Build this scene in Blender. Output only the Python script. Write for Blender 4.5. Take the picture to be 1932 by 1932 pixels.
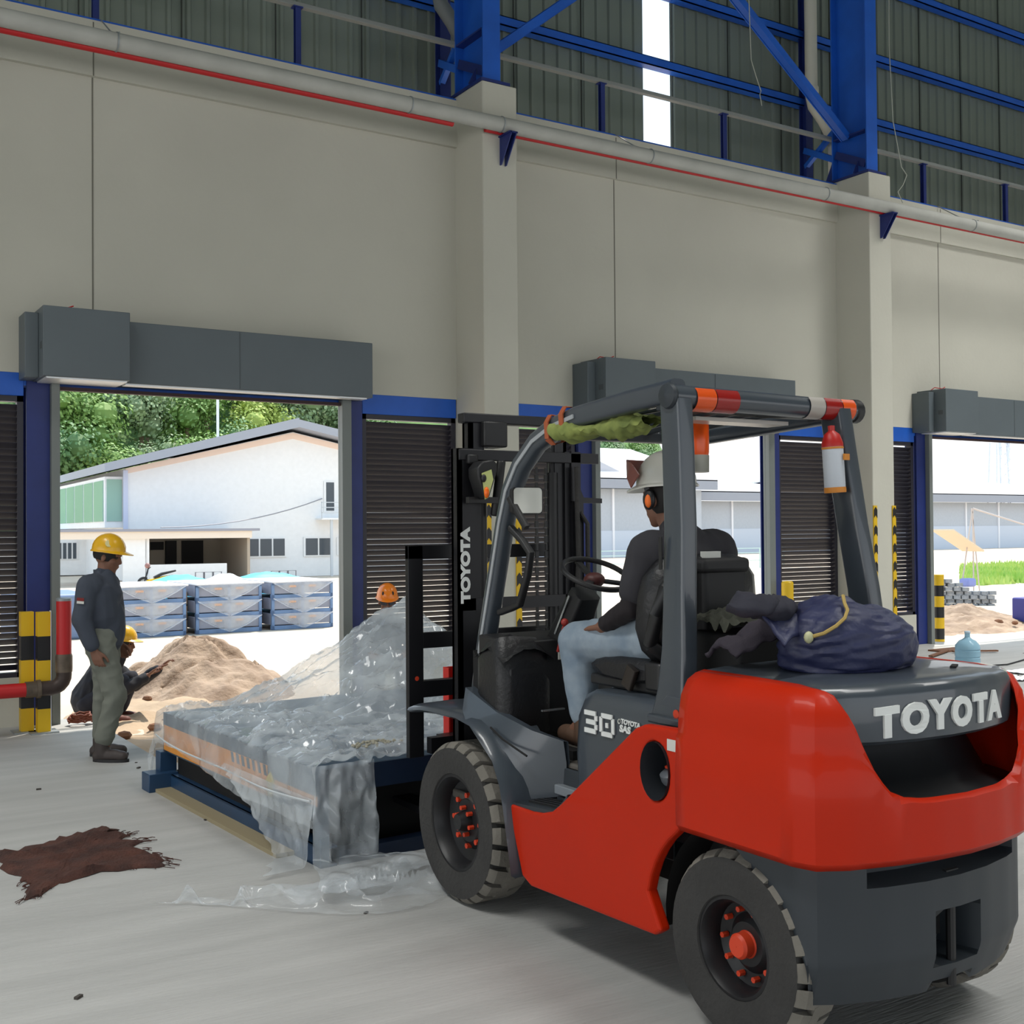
import bpy, math, random
from mathutils import Vector, Matrix, noise
R = random.Random(7)
SC = bpy.context.scene
for o in list(bpy.data.objects): bpy.data.objects.remove(o)
COL = SC.collection
PI = math.pi
rad = math.radians

# ------------------------------------------------------------ camera, sky, sun, lights, exposure
cd = bpy.data.cameras.new('camera'); cam = bpy.data.objects.new('camera', cd); COL.objects.link(cam)
cd.sensor_width = 36.0; cd.sensor_fit = 'HORIZONTAL'; cd.lens = 36.0 * 2180 / 1932
cd.clip_end = 1000
_y, _p, _r = rad(32.5), rad(.894), rad(.45)
fw = Vector((math.sin(_y)*math.cos(_p), math.cos(_y)*math.cos(_p), math.sin(_p)))
r0 = Vector((math.cos(_y), -math.sin(_y), 0)); u0 = r0.cross(fw)
up = u0*math.cos(_r) + r0*math.sin(_r); rt = r0*math.cos(_r) - u0*math.sin(_r)
cam.matrix_world = Matrix(((rt.x, up.x, -fw.x, 0), (rt.y, up.y, -fw.y, 0), (rt.z, up.z, -fw.z, 1.65), (0, 0, 0, 1)))
SC.camera = cam

W = bpy.data.worlds.new('sky'); SC.world = W; W.use_nodes = True
nt = W.node_tree; nt.nodes.clear()
wo = nt.nodes.new('ShaderNodeOutputWorld'); bg = nt.nodes.new('ShaderNodeBackground')
tc = nt.nodes.new('ShaderNodeTexCoord'); sx = nt.nodes.new('ShaderNodeSeparateXYZ'); cr = nt.nodes.new('ShaderNodeValToRGB')
nt.links.new(tc.outputs['Generated'], sx.inputs[0]); nt.links.new(sx.outputs['Z'], cr.inputs[0])
cr.color_ramp.elements[0].position = 0.0; cr.color_ramp.elements[0].color = (1.0, 1.0, 1.0, 1)
cr.color_ramp.elements[1].position = .6; cr.color_ramp.elements[1].color = (.55, .78, 1.0, 1)
nt.links.new(cr.outputs[0], bg.inputs[0]); bg.inputs[1].default_value = 1.5
nt.links.new(bg.outputs[0], wo.inputs[0])

sd = bpy.data.lights.new('sun', 'SUN'); so = bpy.data.objects.new('sun', sd); COL.objects.link(so)
sd.energy = 5.5; sd.angle = rad(1.0); sd.color = (1.0, .93, .82)
_s = Vector((.42, .30, 1.15)).normalized()      # towards the sun
so.rotation_euler = _s.to_track_quat('Z', 'Y').to_euler()

def area(x, y, z, w, h, e, rx=0, col=(1, 1, 1), rz=0, spread=180):
    d = bpy.data.lights.new('fill_light', 'AREA'); d.shape = 'RECTANGLE'; d.size = w; d.size_y = h; d.energy = e; d.color = col; d.spread = rad(spread)
    o = bpy.data.objects.new('fill_light', d); COL.objects.link(o); o.location = (x, y, z); o.rotation_euler = (rx, 0, rz)
# added fill lamps with no fixture: overhead, behind the camera and at the left
area(-3.5, 4.0, 11.3, 2.0, 8, 440, rad(0), (1.0, .99, .96), spread=105)
area(6, -1.0, 11.3, 2.0, 8, 280, rad(0), (1.0, .99, .96), spread=105)
area(15, 2.0, 11.3, 2.0, 10, 1150, rad(0), (1.0, .99, .96), spread=105)
area(6, -16, 3.4, 26, 6.4, 44, rad(90), (1.0, .99, .96))
area(-13, 2, 3.0, 12, 5.0, 210, rad(90), (1.0, .99, .96), rad(-90))

SC.view_settings.view_transform = 'Standard'; SC.view_settings.look = 'None'
SC.view_settings.exposure = 0.0; SC.view_settings.gamma = 1.0
try: SC.view_settings.use_curve_mapping = False
except Exception: pass
SC.cycles.max_bounces = 8; SC.cycles.diffuse_bounces = 4; SC.cycles.transparent_max_bounces = 16
SC.cycles.sample_clamp_indirect = 6.0

# ------------------------------------------------------------ materials
def lin(c):
    return tuple((v/255/12.92 if v/255 <= .04045 else ((v/255+.055)/1.055)**2.4) for v in c)
MT = {}
def mat(name, rgb, rough=.6, metal=0.0, var=.0, vscale=4.0, bump=0.0, bscale=30.0, rgb2=None, coat=0.0, stretch=None, spec=.5, detail=4):
    """procedural principled material; rgb = sRGB albedo 0..255"""
    if name in MT: return MT[name]
    m = bpy.data.materials.new(name); m.use_nodes = True; n = m.node_tree; b = n.nodes['Principled BSDF']
    c = lin(rgb); b.inputs['Base Color'].default_value = (*c, 1); b.inputs['Roughness'].default_value = rough
    b.inputs['Metallic'].default_value = metal; b.inputs['Coat Weight'].default_value = coat
    b.inputs['Specular IOR Level'].default_value = spec
    if var or bump or rgb2:
        t = n.nodes.new('ShaderNodeTexCoord'); mp = n.nodes.new('ShaderNodeMapping'); n.links.new(t.outputs['Object'], mp.inputs[0])
        if stretch: mp.inputs['Scale'].default_value = stretch
    if var or rgb2:
        nz = n.nodes.new('ShaderNodeTexNoise'); nz.inputs['Scale'].default_value = vscale; nz.inputs['Detail'].default_value = detail
        n.links.new(mp.outputs[0], nz.inputs[0])
        rp = n.nodes.new('ShaderNodeValToRGB'); rp.color_ramp.elements[0].position = .32; rp.color_ramp.elements[1].position = .68
        c2 = lin(rgb2) if rgb2 else tuple(min(1, v*(1+var)) for v in c)
        c1 = c if rgb2 else tuple(v*(1-var) for v in c)
        rp.color_ramp.elements[0].color = (*c1, 1); rp.color_ramp.elements[1].color = (*c2, 1)
        n.links.new(nz.outputs[0], rp.inputs[0]); n.links.new(rp.outputs[0], b.inputs['Base Color'])
    if bump:
        nb = n.nodes.new('ShaderNodeTexNoise'); nb.inputs['Scale'].default_value = bscale; nb.inputs['Detail'].default_value = 3
        n.links.new(mp.outputs[0], nb.inputs[0]); bp = n.nodes.new('ShaderNodeBump'); bp.inputs['Strength'].default_value = bump
        bp.inputs['Distance'].default_value = .02
        n.links.new(nb.outputs[0], bp.inputs['Height']); n.links.new(bp.outputs[0], b.inputs['Normal'])
    MT[name] = m; return m

def emis(name, rgb, s):
    if name in MT: return MT[name]
    m = bpy.data.materials.new(name); m.use_nodes = True; b = m.node_tree.nodes['Principled BSDF']
    b.inputs['Base Color'].default_value = (*lin(rgb), 1); b.inputs['Emission Color'].default_value = (*lin(rgb), 1); b.inputs['Emission Strength'].default_value = s
    MT[name] = m; return m

def film(name, lo=.12, hi=.45, rough=.12, tint=(235, 240, 245), bscale=9.0):
    m = bpy.data.materials.new(name); m.use_nodes = True; n = m.node_tree; b = n.nodes['Principled BSDF']; out = n.nodes['Material Output']
    b.inputs['Base Color'].default_value = (*lin(tint), 1); b.inputs['Roughness'].default_value = rough; b.inputs['Specular IOR Level'].default_value = 1.0
    b.inputs['Coat Weight'].default_value = .6; b.inputs['Coat Roughness'].default_value = .08
    tr = n.nodes.new('ShaderNodeBsdfTransparent'); mx = n.nodes.new('ShaderNodeMixShader')
    t = n.nodes.new('ShaderNodeTexCoord'); nz = n.nodes.new('ShaderNodeTexNoise'); nz.inputs['Scale'].default_value = bscale; nz.inputs['Detail'].default_value = 5
    nz.inputs['Distortion'].default_value = .3
    n.links.new(t.outputs['Object'], nz.inputs[0])
    mr = n.nodes.new('ShaderNodeMapRange'); mr.inputs[1].default_value = .35; mr.inputs[2].default_value = .7; mr.inputs[3].default_value = lo; mr.inputs[4].default_value = hi
    n.links.new(nz.outputs[0], mr.inputs[0]); n.links.new(mr.outputs[0], mx.inputs[0]); n.links.new(tr.outputs[0], mx.inputs[1]); n.links.new(b.outputs[0], mx.inputs[2])
    bp = n.nodes.new('ShaderNodeBump'); bp.inputs['Strength'].default_value = .25; bp.inputs['Distance'].default_value = .012
    n.links.new(nz.outputs[0], bp.inputs['Height']); n.links.new(bp.outputs[0], b.inputs['Normal'])
    n.links.new(mx.outputs[0], out.inputs[0]); MT[name] = m; return m

# ------------------------------------------------------------ mesh helper
class M:
    def __init__(s): s.v = []; s.f = []
    def add(s, vs, fs):
        k = len(s.v); s.v += [tuple(v) for v in vs]; s.f += [tuple(i+k for i in f) for f in fs]; return s
    def box(s, a, b):
        (x0, y0, z0), (x1, y1, z1) = a, b
        x0, x1 = min(x0, x1), max(x0, x1); y0, y1 = min(y0, y1), max(y0, y1); z0, z1 = min(z0, z1), max(z0, z1)
        return s.add([(x0,y0,z0),(x1,y0,z0),(x1,y1,z0),(x0,y1,z0),(x0,y0,z1),(x1,y0,z1),(x1,y1,z1),(x0,y1,z1)],
                     [(0,3,2,1),(4,5,6,7),(0,1,5,4),(1,2,6,5),(2,3,7,6),(3,0,4,7)])
    def obox(s, c, size, rx=0, ry=0, rz=0):
        m = Matrix.Rotation(rz, 3, 'Z') @ Matrix.Rotation(ry, 3, 'Y') @ Matrix.Rotation(rx, 3, 'X')
        hx, hy, hz = (v/2 for v in size); c = Vector(c)
        vs = [c + m @ Vector(p) for p in ((-hx,-hy,-hz),(hx,-hy,-hz),(hx,hy,-hz),(-hx,hy,-hz),(-hx,-hy,hz),(hx,-hy,hz),(hx,hy,hz),(-hx,hy,hz))]
        return s.add(vs, [(0,3,2,1),(4,5,6,7),(0,1,5,4),(1,2,6,5),(2,3,7,6),(3,0,4,7)])
    def rings(s, rs, closed=True, caps=True):
        n = len(rs[0]); k = len(s.v)
        for r in rs: s.v += [tuple(p) for p in r]
        for i in range(len(rs)-1):
            for j in range(n if closed else n-1):
                a = k+i*n+j; b = k+i*n+(j+1) % n
                s.f.append((a, b, b+n, a+n))
        if caps and closed:
            s.f.append(tuple(k+j for j in reversed(range(n)))); s.f.append(tuple(k+(len(rs)-1)*n+j for j in range(n)))
        return s
    def frames(s, pts, up=None):
        pts = [Vector(p) for p in pts]; out = []; last = None
        for i, p in enumerate(pts):
            d = (pts[min(i+1, len(pts)-1)] - pts[max(i-1, 0)]).normalized()
            if up is not None: ref = Vector(up)
            elif last is None: ref = Vector((0, 0, 1)) if abs(d.z) < .9 else Vector((1, 0, 0))
            else: ref = last
            a = (ref - d*ref.dot(d))
            a = a.normalized() if a.length > 1e-6 else d.orthogonal().normalized()
            b = d.cross(a); last = a; out.append((p, a, b))
        return out
    def tube(s, pts, r, n=12, caps=True):
        rs = []
        for i, (p, a, b) in enumerate(s.frames(pts)):
            q = r[i] if isinstance(r, (list, tuple)) else r
            rs.append([p + a*(q*math.cos(t)) + b*(q*math.sin(t)) for t in [2*PI*j/n for j in range(n)]])
        return s.rings(rs, True, caps)
    def sweep(s, pts, w, h, up=(0, 0, 1), rnd=0.0, caps=True):
        """rectangular (w across, h along up) section swept along pts"""
        rs = []
        for i, (p, a, b) in enumerate(s.frames(pts, up)):
            ww = (w[i] if isinstance(w, (list, tuple)) else w)/2; hh = (h[i] if isinstance(h, (list, tuple)) else h)/2
            if rnd:
                q = min(rnd, ww*.98, hh*.98); c = []
                for cx, cy, t0 in ((ww-q, hh-q, 0), (-ww+q, hh-q, 90), (-ww+q, -hh+q, 180), (ww-q, -hh+q, 270)):
                    for t in (0, 30, 60, 90): c.append((cx+q*math.cos(rad(t0+t)), cy+q*math.sin(rad(t0+t))))
            else: c = [(ww, hh), (-ww, hh), (-ww, -hh), (ww, -hh)]
            rs.append([p + b*x + a*y for x, y in c])
        return s.rings(rs, True, caps)
    def prism(s, poly, ax, a, b):
        """2D polygon extruded along axis ax (0,1,2) between a and b"""
        def P(u, v, w): return {0: (w, u, v), 1: (u, w, v), 2: (u, v, w)}[ax]
        n = len(poly); k = len(s.v)
        s.v += [P(u, v, a) for u, v in poly] + [P(u, v, b) for u, v in poly]
        s.f += [tuple(k+j for j in range(n)), tuple(k+n+j for j in reversed(range(n)))]
        s.f += [(k+(j+1) % n, k+j, k+n+j, k+n+(j+1) % n) for j in range(n)]
        return s
    def lathe(s, prof, o, ax=(0, 0, 1), n=32, caps=False):
        ax = Vector(ax).normalized(); a = ax.orthogonal().normalized(); b = ax.cross(a); o = Vector(o)
        rs = [[o + ax*h + a*(r*math.cos(2*PI*j/n)) + b*(r*math.sin(2*PI*j/n)) for j in range(n)] for r, h in prof]
        return s.rings(rs, True, caps)
    def ell(s, c, r, n=16, m=10, rot=None, z0=-1.0, z1=1.0):
        """ellipsoid, optionally only between relative heights z0..z1"""
        if not hasattr(r, '__len__'): r = (r, r, r)
        c = Vector(c); t0, t1 = math.asin(max(-1, z0)), math.asin(min(1, z1)); rs = []
        for i in range(m+1):
            t = t0+(t1-t0)*i/m; ring = []
            cz = max(math.cos(t), 1e-4)
            for j in range(n):
                q = Vector((r[0]*cz*math.cos(2*PI*j/n), r[1]*cz*math.sin(2*PI*j/n), r[2]*math.sin(t)))
                if rot: q = rot @ q
                ring.append(c+q)
            rs.append(ring)
        return s.rings(rs, True, True)
    def cap(s, a, b, ra, rb, n=14):
        """tapered capsule"""
        a, b = Vector(a), Vector(b); d = (b-a); L = d.length; d = d.normalized() if L > 1e-6 else Vector((0, 0, 1))
        e = d.orthogonal().normalized(); g = d.cross(e); rs = []
        for t in (-88, -60, -30, 0): rs.append((a + d*(ra*math.sin(rad(t))), ra*math.cos(rad(t))))
        for t in (0, 30, 60, 88): rs.append((b + d*(rb*math.sin(rad(t))), rb*math.cos(rad(t))))
        return s.rings([[p + e*(q*math.cos(2*PI*j/n)) + g*(q*math.sin(2*PI*j/n)) for j in range(n)] for p, q in rs], True, True)
    def grid(s, nu, nv, fn, mask=None):
        k = len(s.v)
        for i in range(nu+1):
            for j in range(nv+1): s.v.append(tuple(fn(i/nu, j/nv)))
        for i in range(nu):
            for j in range(nv):
                if mask and not mask((i+.5)/nu, (j+.5)/nv): continue
                a = k+i*(nv+1)+j; s.f.append((a, a+nv+1, a+nv+2, a+1))
        return s
    def xf(s, fn): s.v = [tuple(fn(Vector(v))) for v in s.v]; return s

WL = {}
def tag(o, label=None, cat=None, group=None, kind=None):
    if label: o['label'] = label
    if cat: o['category'] = cat
    if group: o['group'] = group
    if kind: o['kind'] = kind
    return o
def root(name, loc, label, cat, group=None):
    o = bpy.data.objects.new(name, None); COL.objects.link(o); o.location = loc; o.empty_display_size = .1
    WL[o.name] = Vector(loc); return tag(o, label, cat, group)
def link_mesh(me, name, parent=None, at=None):
    o = bpy.data.objects.new(name, me); COL.objects.link(o)
    at = Vector(at) if at is not None else Vector((0, 0, 0)); WL[o.name] = at
    if parent is not None: o.parent = parent; o.location = at - WL[parent.name]
    else: o.location = at
    return o
def B(m, name, mt, parent=None, at=None, bevel=0, seg=2, smooth=True, ang=.6, solid=0, sub=0, mod=None, label=None):
    """build the collected geometry (world coordinates) as ONE mesh object"""
    if at is None: at = WL[parent.name] if parent is not None else (0, 0, 0)
    at = Vector(at)
    me = bpy.data.meshes.new(name); me.from_pydata([tuple(Vector(v)-at) for v in m.v], [], m.f); me.validate(); me.update()
    if isinstance(mt, (list, tuple)):
        for q in mt: me.materials.append(q)
    else: me.materials.append(mt)
    if smooth:
        me.shade_smooth()
        try: me.set_sharp_from_angle(angle=ang)
        except Exception: pass
    o = link_mesh(me, name, parent, at)
    if solid:
        q = o.modifiers.new('s', 'SOLIDIFY'); q.thickness = solid; q.offset = 0
    if bevel:
        q = o.modifiers.new('b', 'BEVEL'); q.width = bevel; q.segments = seg; q.limit_method = 'ANGLE'; q.angle_limit = rad(40); q.harden_normals = False
    if sub:
        q = o.modifiers.new('u', 'SUBSURF'); q.levels = sub; q.render_levels = sub
    if label: o['label'] = label
    return o
def kids(o): return [c for c in bpy.data.objects if c.parent == o]
def copy_tree(o, delta=(0, 0, 0), parent=None, label=None):
    c = o.copy(); COL.objects.link(c); WL[c.name] = WL[o.name] + Vector(delta)
    if parent is not None: c.parent = parent
    else: c.location = Vector(o.location) + Vector(delta)
    for ch in kids(o): copy_tree(ch, delta, c)
    if label: c['label'] = label
    return c
def bake(o, dg=None):
    dg = bpy.context.evaluated_depsgraph_get(); me = bpy.data.meshes.new_from_object(o.evaluated_get(dg)); o.modifiers.clear(); o.data = me; return o
def text(s, size, ext=.003, off=.0, sx=1.0, sp=1.0):
    cu = bpy.data.curves.new('t', 'FONT'); cu.body = s; cu.size = size; cu.extrude = ext; cu.offset = off; cu.space_character = sp; cu.align_x = 'CENTER'; cu.align_y = 'CENTER'; cu.resolution_u = 4
    o = bpy.data.objects.new('t', cu); COL.objects.link(o); dg = bpy.context.evaluated_depsgraph_get()
    me = bpy.data.meshes.new_from_object(o.evaluated_get(dg)); m = M(); m.add([(v.co.x*sx, v.co.y, v.co.z) for v in me.vertices], [tuple(p.vertices) for p in me.polygons])
    bpy.data.objects.remove(o); bpy.data.meshes.remove(me); return m
def place(m, o, ex, ey):
    """map text plane x,y to world axes ex, ey at o"""
    o, ex, ey = Vector(o), Vector(ex).normalized(), Vector(ey).normalized(); ez = ex.cross(ey)
    return m.xf(lambda v: o + ex*v.x + ey*v.y + ez*v.z)

# common materials
m_white = mat('painted_plaster', (196, 194, 182), .85, var=.035, vscale=.8, bump=.12, bscale=14)
m_conc = mat('concrete_floor', (170, 170, 168), .75, var=.10, vscale=1.6, bump=.25, bscale=22, stretch=(.35, 3.2, 1), detail=7)
m_blue = mat('blue_steel_paint', (26, 90, 190), .45, var=.12, vscale=2)
m_navy = mat('navy_steel_paint', (30, 46, 112), .45, var=.1)
m_slat = mat('black_louver_paint', (44, 43, 54), .45)
m_hous = mat('grey_sheet_steel', (92, 101, 106), .5, var=.04, vscale=1.5)
m_galv = mat('galvanised_steel', (150, 156, 158), .45, .35, var=.06)
m_rail = mat('guide_rail_grey', (120, 126, 124), .5)
m_pipe = mat('grey_pipe', (178, 178, 172), .6, var=.08, vscale=3)
m_redp = mat('red_pipe_paint', (190, 30, 34), .45)
m_sheet = mat('corrugated_zinc', (126, 136, 128), .42, .25, var=.1, vscale=.9, stretch=(1, 1, .12))
m_yel = mat('yellow_paint', (222, 180, 20), .5)
m_blk = mat('black_paint', (24, 24, 27), .45)
m_black = mat('matte_black', (14, 14, 16), .8)
# ------------------------------------------------------------ the hall
P = 5.85; D = 10.65; PIT = (2.36, 4.50, 8.30)
def S(m, name, mt, **k):
    o = B(m, name, mt, **k); o['kind'] = 'structure'; return o
fl = M()
fl.box((-14, -16, -.25), (30, PIT[2], 0)).box((-14, PIT[2], -.25), (PIT[0], 10.84, 0)).box((PIT[1], PIT[2], -.25), (30, 10.84, 0))
S(fl, 'floor', m_conc, smooth=False)
S(M().box((PIT[0]-.0, PIT[2]-.01, -.6), (PIT[1], PIT[2]+.02, -.005)), 'trim_1', mat('pit_edge_steel', (120, 122, 128), .5), smooth=False)
# upper wall: three plain bays between the pilasters, a slightly proud top beam, hairline movement joints
w = M()
w.box((-14, D, 3.04), (30, D+.2, 5.72)).box((-14, D-.05, 5.72), (30, D+.25, 6.22))
for k in range(-2, 5):
    x = .25+P*k
    w.box((x+.42, D, 0), (x+.42+1.15-.02, D+.2, .42)).box((x+P-.0-1.12, D, 0), (x+P, D+.2, .42))
w.box((-14, D, 0), (.25, D+.2, 3.04))
wall = S(w, 'wall_front', m_white, smooth=False)
wt = M().box((-14, D-.03, 6.22), (30, D+.27, 6.245))
B(wt, 'blue_capping_strip', m_blue, parent=wall, smooth=False)
for k in range(-1, 4):
    jx = 2.42+P*k-.05
    B(M().box((jx, D-.004, 3.6), (jx+.012, D+.001, 5.72)).box((jx, D-.054, 5.72), (jx+.01, D-.049, 6.2)), 'joint_line', mat('joint_grey', (120, 118, 108), .9), parent=wall, smooth=False)  # movement joints as thin grey strips
for k in range(-1, 4):
    x = .25+P*k
    pm = M().box((x, 10.08, 0), (x+.42, D+.05, 6.27))
    pil = S(pm, 'trim_%d' % (k+3), m_white, bevel=.012)
    if k >= 0:      # hazard strips on the two front corners, chevrons of alternating colour
        for cx in (x+.03, x+.395):
            strip = B(M().box((cx-.032, 10.064, .1), (cx+.032, 10.082, 1.93)), 'corner_guard', m_yel, parent=pil, smooth=False)
            for q in range(8):
                z = .12+q*.235
                B(M().add([(cx-.033, 10.062, z), (cx, 10.062, z+.04), (cx+.033, 10.062, z), (cx+.033, 10.062, z+.11), (cx, 10.062, z+.15), (cx-.033, 10.062, z+.11)], [(0, 1, 4, 5), (1, 2, 3, 4)]), 'chevron', m_blk, parent=strip, smooth=False)
# side panels beside the doors: blue head beam, posts, louvre slats that leave slits when seen from above
fr_label = {}
def louvre(name, x0, x1, label):
    r = root(name, ((x0+x1)/2, D+.1, .42), label, 'louver', 'louvered panels beside the loading doors')
    B(M().box((x0, D+.0, 2.84), (x1, D+.16, 3.04)), 'head_beam', m_blue, r, bevel=.004)
    f = M().box((x0, D+.02, .42), (x0+.05, D+.1, 2.84)).box((x1-.05, D+.02, .42), (x1, D+.1, 2.84)).box((x0, D+.02, 2.79), (x1, D+.1, 2.84)).box((x0, D+.02, .42), (x1, D+.1, .46))
    B(f, 'frame', m_slat, r, smooth=False)
    B(M().box((x0+.05, D+.022, 2.80), (x1-.05, D+.03, 2.82)), 'edge_strip', m_galv, r, smooth=False)
    pitch = .0545; n = int((2.78-.47)/pitch); L = x1-x0-.1
    base = None
    for i in range(n):
        z = .475+i*pitch+.027
        if base is None:
            m = M().add([(-L/2, -.004, .0286), (L/2, -.004, .0286), (L/2, .055, -.022), (-L/2, .055, -.022), (-L/2, -.006, .0235), (L/2, -.006, .0235), (L/2, .053, -.025), (-L/2, .053, -.025)],
                        [(0, 1, 2, 3), (4, 7, 6, 5), (0, 4, 5, 1), (3, 2, 6, 7), (0, 3, 7, 4), (1, 5, 6, 2)])
            m.xf(lambda v: v + Vector(((x0+x1)/2, D+.03, z)))
            base = B(m, 'louver_slat', m_slat, r, at=((x0+x1)/2, D+.03, z), smooth=False)
            o = base
        else:
            o = base.copy(); COL.objects.link(o); o.location = Vector(((x0+x1)/2, D+.03, z)) - WL[r.name]
        o.rotation_euler = (R.uniform(-.05, .06) if R.random() < .3 else R.uniform(-.01, .01), R.uniform(-.0015, .0015), 0)
    return r
lab_l = {0: 'black louvered panel at the left edge of the photo', 1: 'black louvered panel behind the forklift mast, right of first pilaster', 2: 'narrow black louvered panel right of the second pilaster'}
lab_r = {0: 'black louvered panel right of the first doorway, behind orange helmet', 1: 'black louvered panel right of the middle doorway, beside second pilaster', 2: 'black louvered panel right of the last doorway'}
for k in range(0, 3):
    x = P*k
    louvre('louver_panel', x+.68, x+1.80, lab_l[k])
    if k < 2: louvre('louver_panel', x+5.00, x+6.09, lab_r[k])
    # door frame: blue H posts, grey guide rails
    d = root('door_%d' % (k+1), (x+3.41, D, 0), None, None); d['kind'] = 'structure'
    for s, a, b in ((1, 1.82, 2.01), (-1, 4.84, 4.99)):
        B(M().box((x+a, D-.02, 0), (x+b, D+.02, 3.02)).box((x+(a+b)/2-.008, D+.02, 0), (x+(a+b)/2+.008, D+.16, 3.02)).box((x+a, D+.16, 0), (x+b, D+.18, 3.02)), 'blue_post', m_navy, d, bevel=.003)
    for a, b in ((2.01, 2.08), (4.74, 4.84)):
        B(M().box((x+a, D-.09, 0), (x+b, D-.02, 2.96)).box((x+a, D-.02, 0), (x+b, D+.02, 2.96)), 'guide_rail', m_rail, d, bevel=.004)
    B(M().box((x+2.08, D-.06, 2.90), (x+4.74, D+.0, 2.93)), 'curtain_end', mat('rubber_seal', (60, 40, 42), .7), d, smooth=False)
    B(M().box((x+1.80, D+.0, 2.93), (x+5.0, D+.16, 3.04)), 'head_beam', m_blue, d, smooth=False)
lab_h = {0: 'long grey roller shutter housing above the left doorway', 1: 'grey roller shutter housing above the middle doorway, partly behind the forklift', 2: 'grey roller shutter housing above the doorway on the right edge'}
for k in range(3):
    x = P*k
    h = root('shutter_housing', (x+3.4, 10.45, 2.96), lab_h[k], 'shutter housing', 'roller shutter housings over the doorways')
    B(M().box((x+2.55, 10.30, 2.96), (x+4.95, D-.002, 3.50)), 'casing', m_hous, h, bevel=.006)
    B(M().box((x+1.87, 10.17, 2.965), (x+2.58, D-.002, 3.555)), 'motor_cover', m_hous, h, bevel=.006)
    B(M().box((x+1.76, 10.36, 2.97), (x+1.87, D-.002, 3.52)), 'end_plate', m_hous, h, bevel=.006)
    B(M().box((x+1.9, 10.2, 2.952), (x+2.56, 10.60, 2.966)).box((x+2.58, 10.33, 2.947), (x+4.9, 10.45, 2.961)), 'bottom_lip', mat('bright_zinc', (225, 228, 230), .3, .3), h, smooth=False)
    B(M().tube([(x+1.96, 10.5, 3.555), (x+2.0, 10.45, 3.6), (x+2.1, 10.4, 3.585), (x+2.16, 10.4, 3.61)], .006, 6), 'cable_stub', m_redp, h)
    B(M().box((x+1.868, 10.22, 3.2), (x+1.873, 10.3, 3.26)).box((x+3.6, 10.296, 2.97), (x+3.604, 10.301, 3.49)), 'seam', mat('seam_dark', (80, 86, 88), .6), h, smooth=False)
# grey fire main and thin red pipe running along the wall
mp = root('water_pipe', (8, 9.96, 5.80), 'long fat grey pipe running along the top of the wall', 'pipe')
B(M().tube([(-6+i*2.6, 9.96, 5.80) for i in range(13)], .076, 20), 'pipe_run', m_pipe, mp)
for i, x in enumerate((.4, 2.42, 5.2, 6.25, 8.2, 11, 13.9, 16.6)):
    B(M().lathe([(.079, -.006), (.083, -.006), (.083, .006), (.079, .006)], (x, 9.96, 5.80), (1, 0, 0), 20), 'pipe_clamp', m_galv, mp)
for x in (2.42, 8.2, 14.0):
    B(M().tube([(x+.02, 10.6, 6.235), (x+.02, 10.25, 6.0), (x+.02, 10.0, 5.886), (x+.02, 9.94, 5.88)], .007, 6), 'hanger_wire', m_galv, mp)
rp = root('red_pipe', (8, 10.03, 5.73), 'thin red pipe tucked under the fat grey pipe', 'pipe')
B(M().tube([(-6, 10.03, 5.73), (5.72, 10.03, 5.735)], .033, 12).tube([(6.1, 10.03, 5.742), (12, 10.03, 5.748), (20, 10.03, 5.76)], .026, 12), 'pipe_run', m_redp, rp)
for k, lab in ((-1, 'blue pipe bracket on a pilaster left of the photo'), (0, 'blue triangular pipe bracket on the first pilaster'), (1, 'blue triangular pipe bracket on the second pilaster')):
    if k < 0: continue
    x = 6.34+P*k
    br = root('pipe_bracket', (x, 10.08, 5.6), lab, 'bracket', 'blue brackets under the wall pipe')
    B(M().prism([(10.08, 5.42), (10.08, 5.72), (9.86, 5.72), (9.86, 5.69), (10.05, 5.42)], 0, x-.035, x-.025).prism([(10.08, 5.42), (10.08, 5.72), (9.86, 5.72), (9.86, 5.69), (10.05, 5.42)], 0, x+.025, x+.035), 'side_plate', m_navy, br, smooth=False)
    B(M().box((x-.05, 9.86, 5.705), (x+.05, 10.08, 5.72)), 'shelf_plate', m_navy, br, smooth=False)
# corrugated siding above the wall, sheet by sheet
sid = S(M().box((-10, 11.74, 5.6), (28, 11.76, 5.75)), 'wall_upper', m_navy, smooth=False)
def corr(x0, n, z0, z1):
    m = M(); pts = []
    prof = [(0, 0), (.045, 0), (.06, .03), (.095, .03), (.11, 0), (.2, 0)]
    for i in range(n):
        for a, b in prof[:-1]: pts.append((x0+i*.2+a, 11.63-b))
    pts.append((x0+n*.2+.02, 11.63))
    m.rings([[(a, b, z0) for a, b in pts], [(a, b, z1) for a, b in pts]], closed=False)
    return m
base = B(corr(-4.54, 5, 5.75, 11.8), 'metal_sheet', m_sheet, sid, at=(-4.54, 11.63, 5.75), smooth=False)
for i in range(1, 24):
    x = -4.54+i*1.0 if i < 14 else 9.93+(i-14)
    o = base.copy(); COL.objects.link(o); o.location.x = x
    o.location.y = base.location.y + (.006 if i % 2 else 0)
gapx = None
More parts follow.
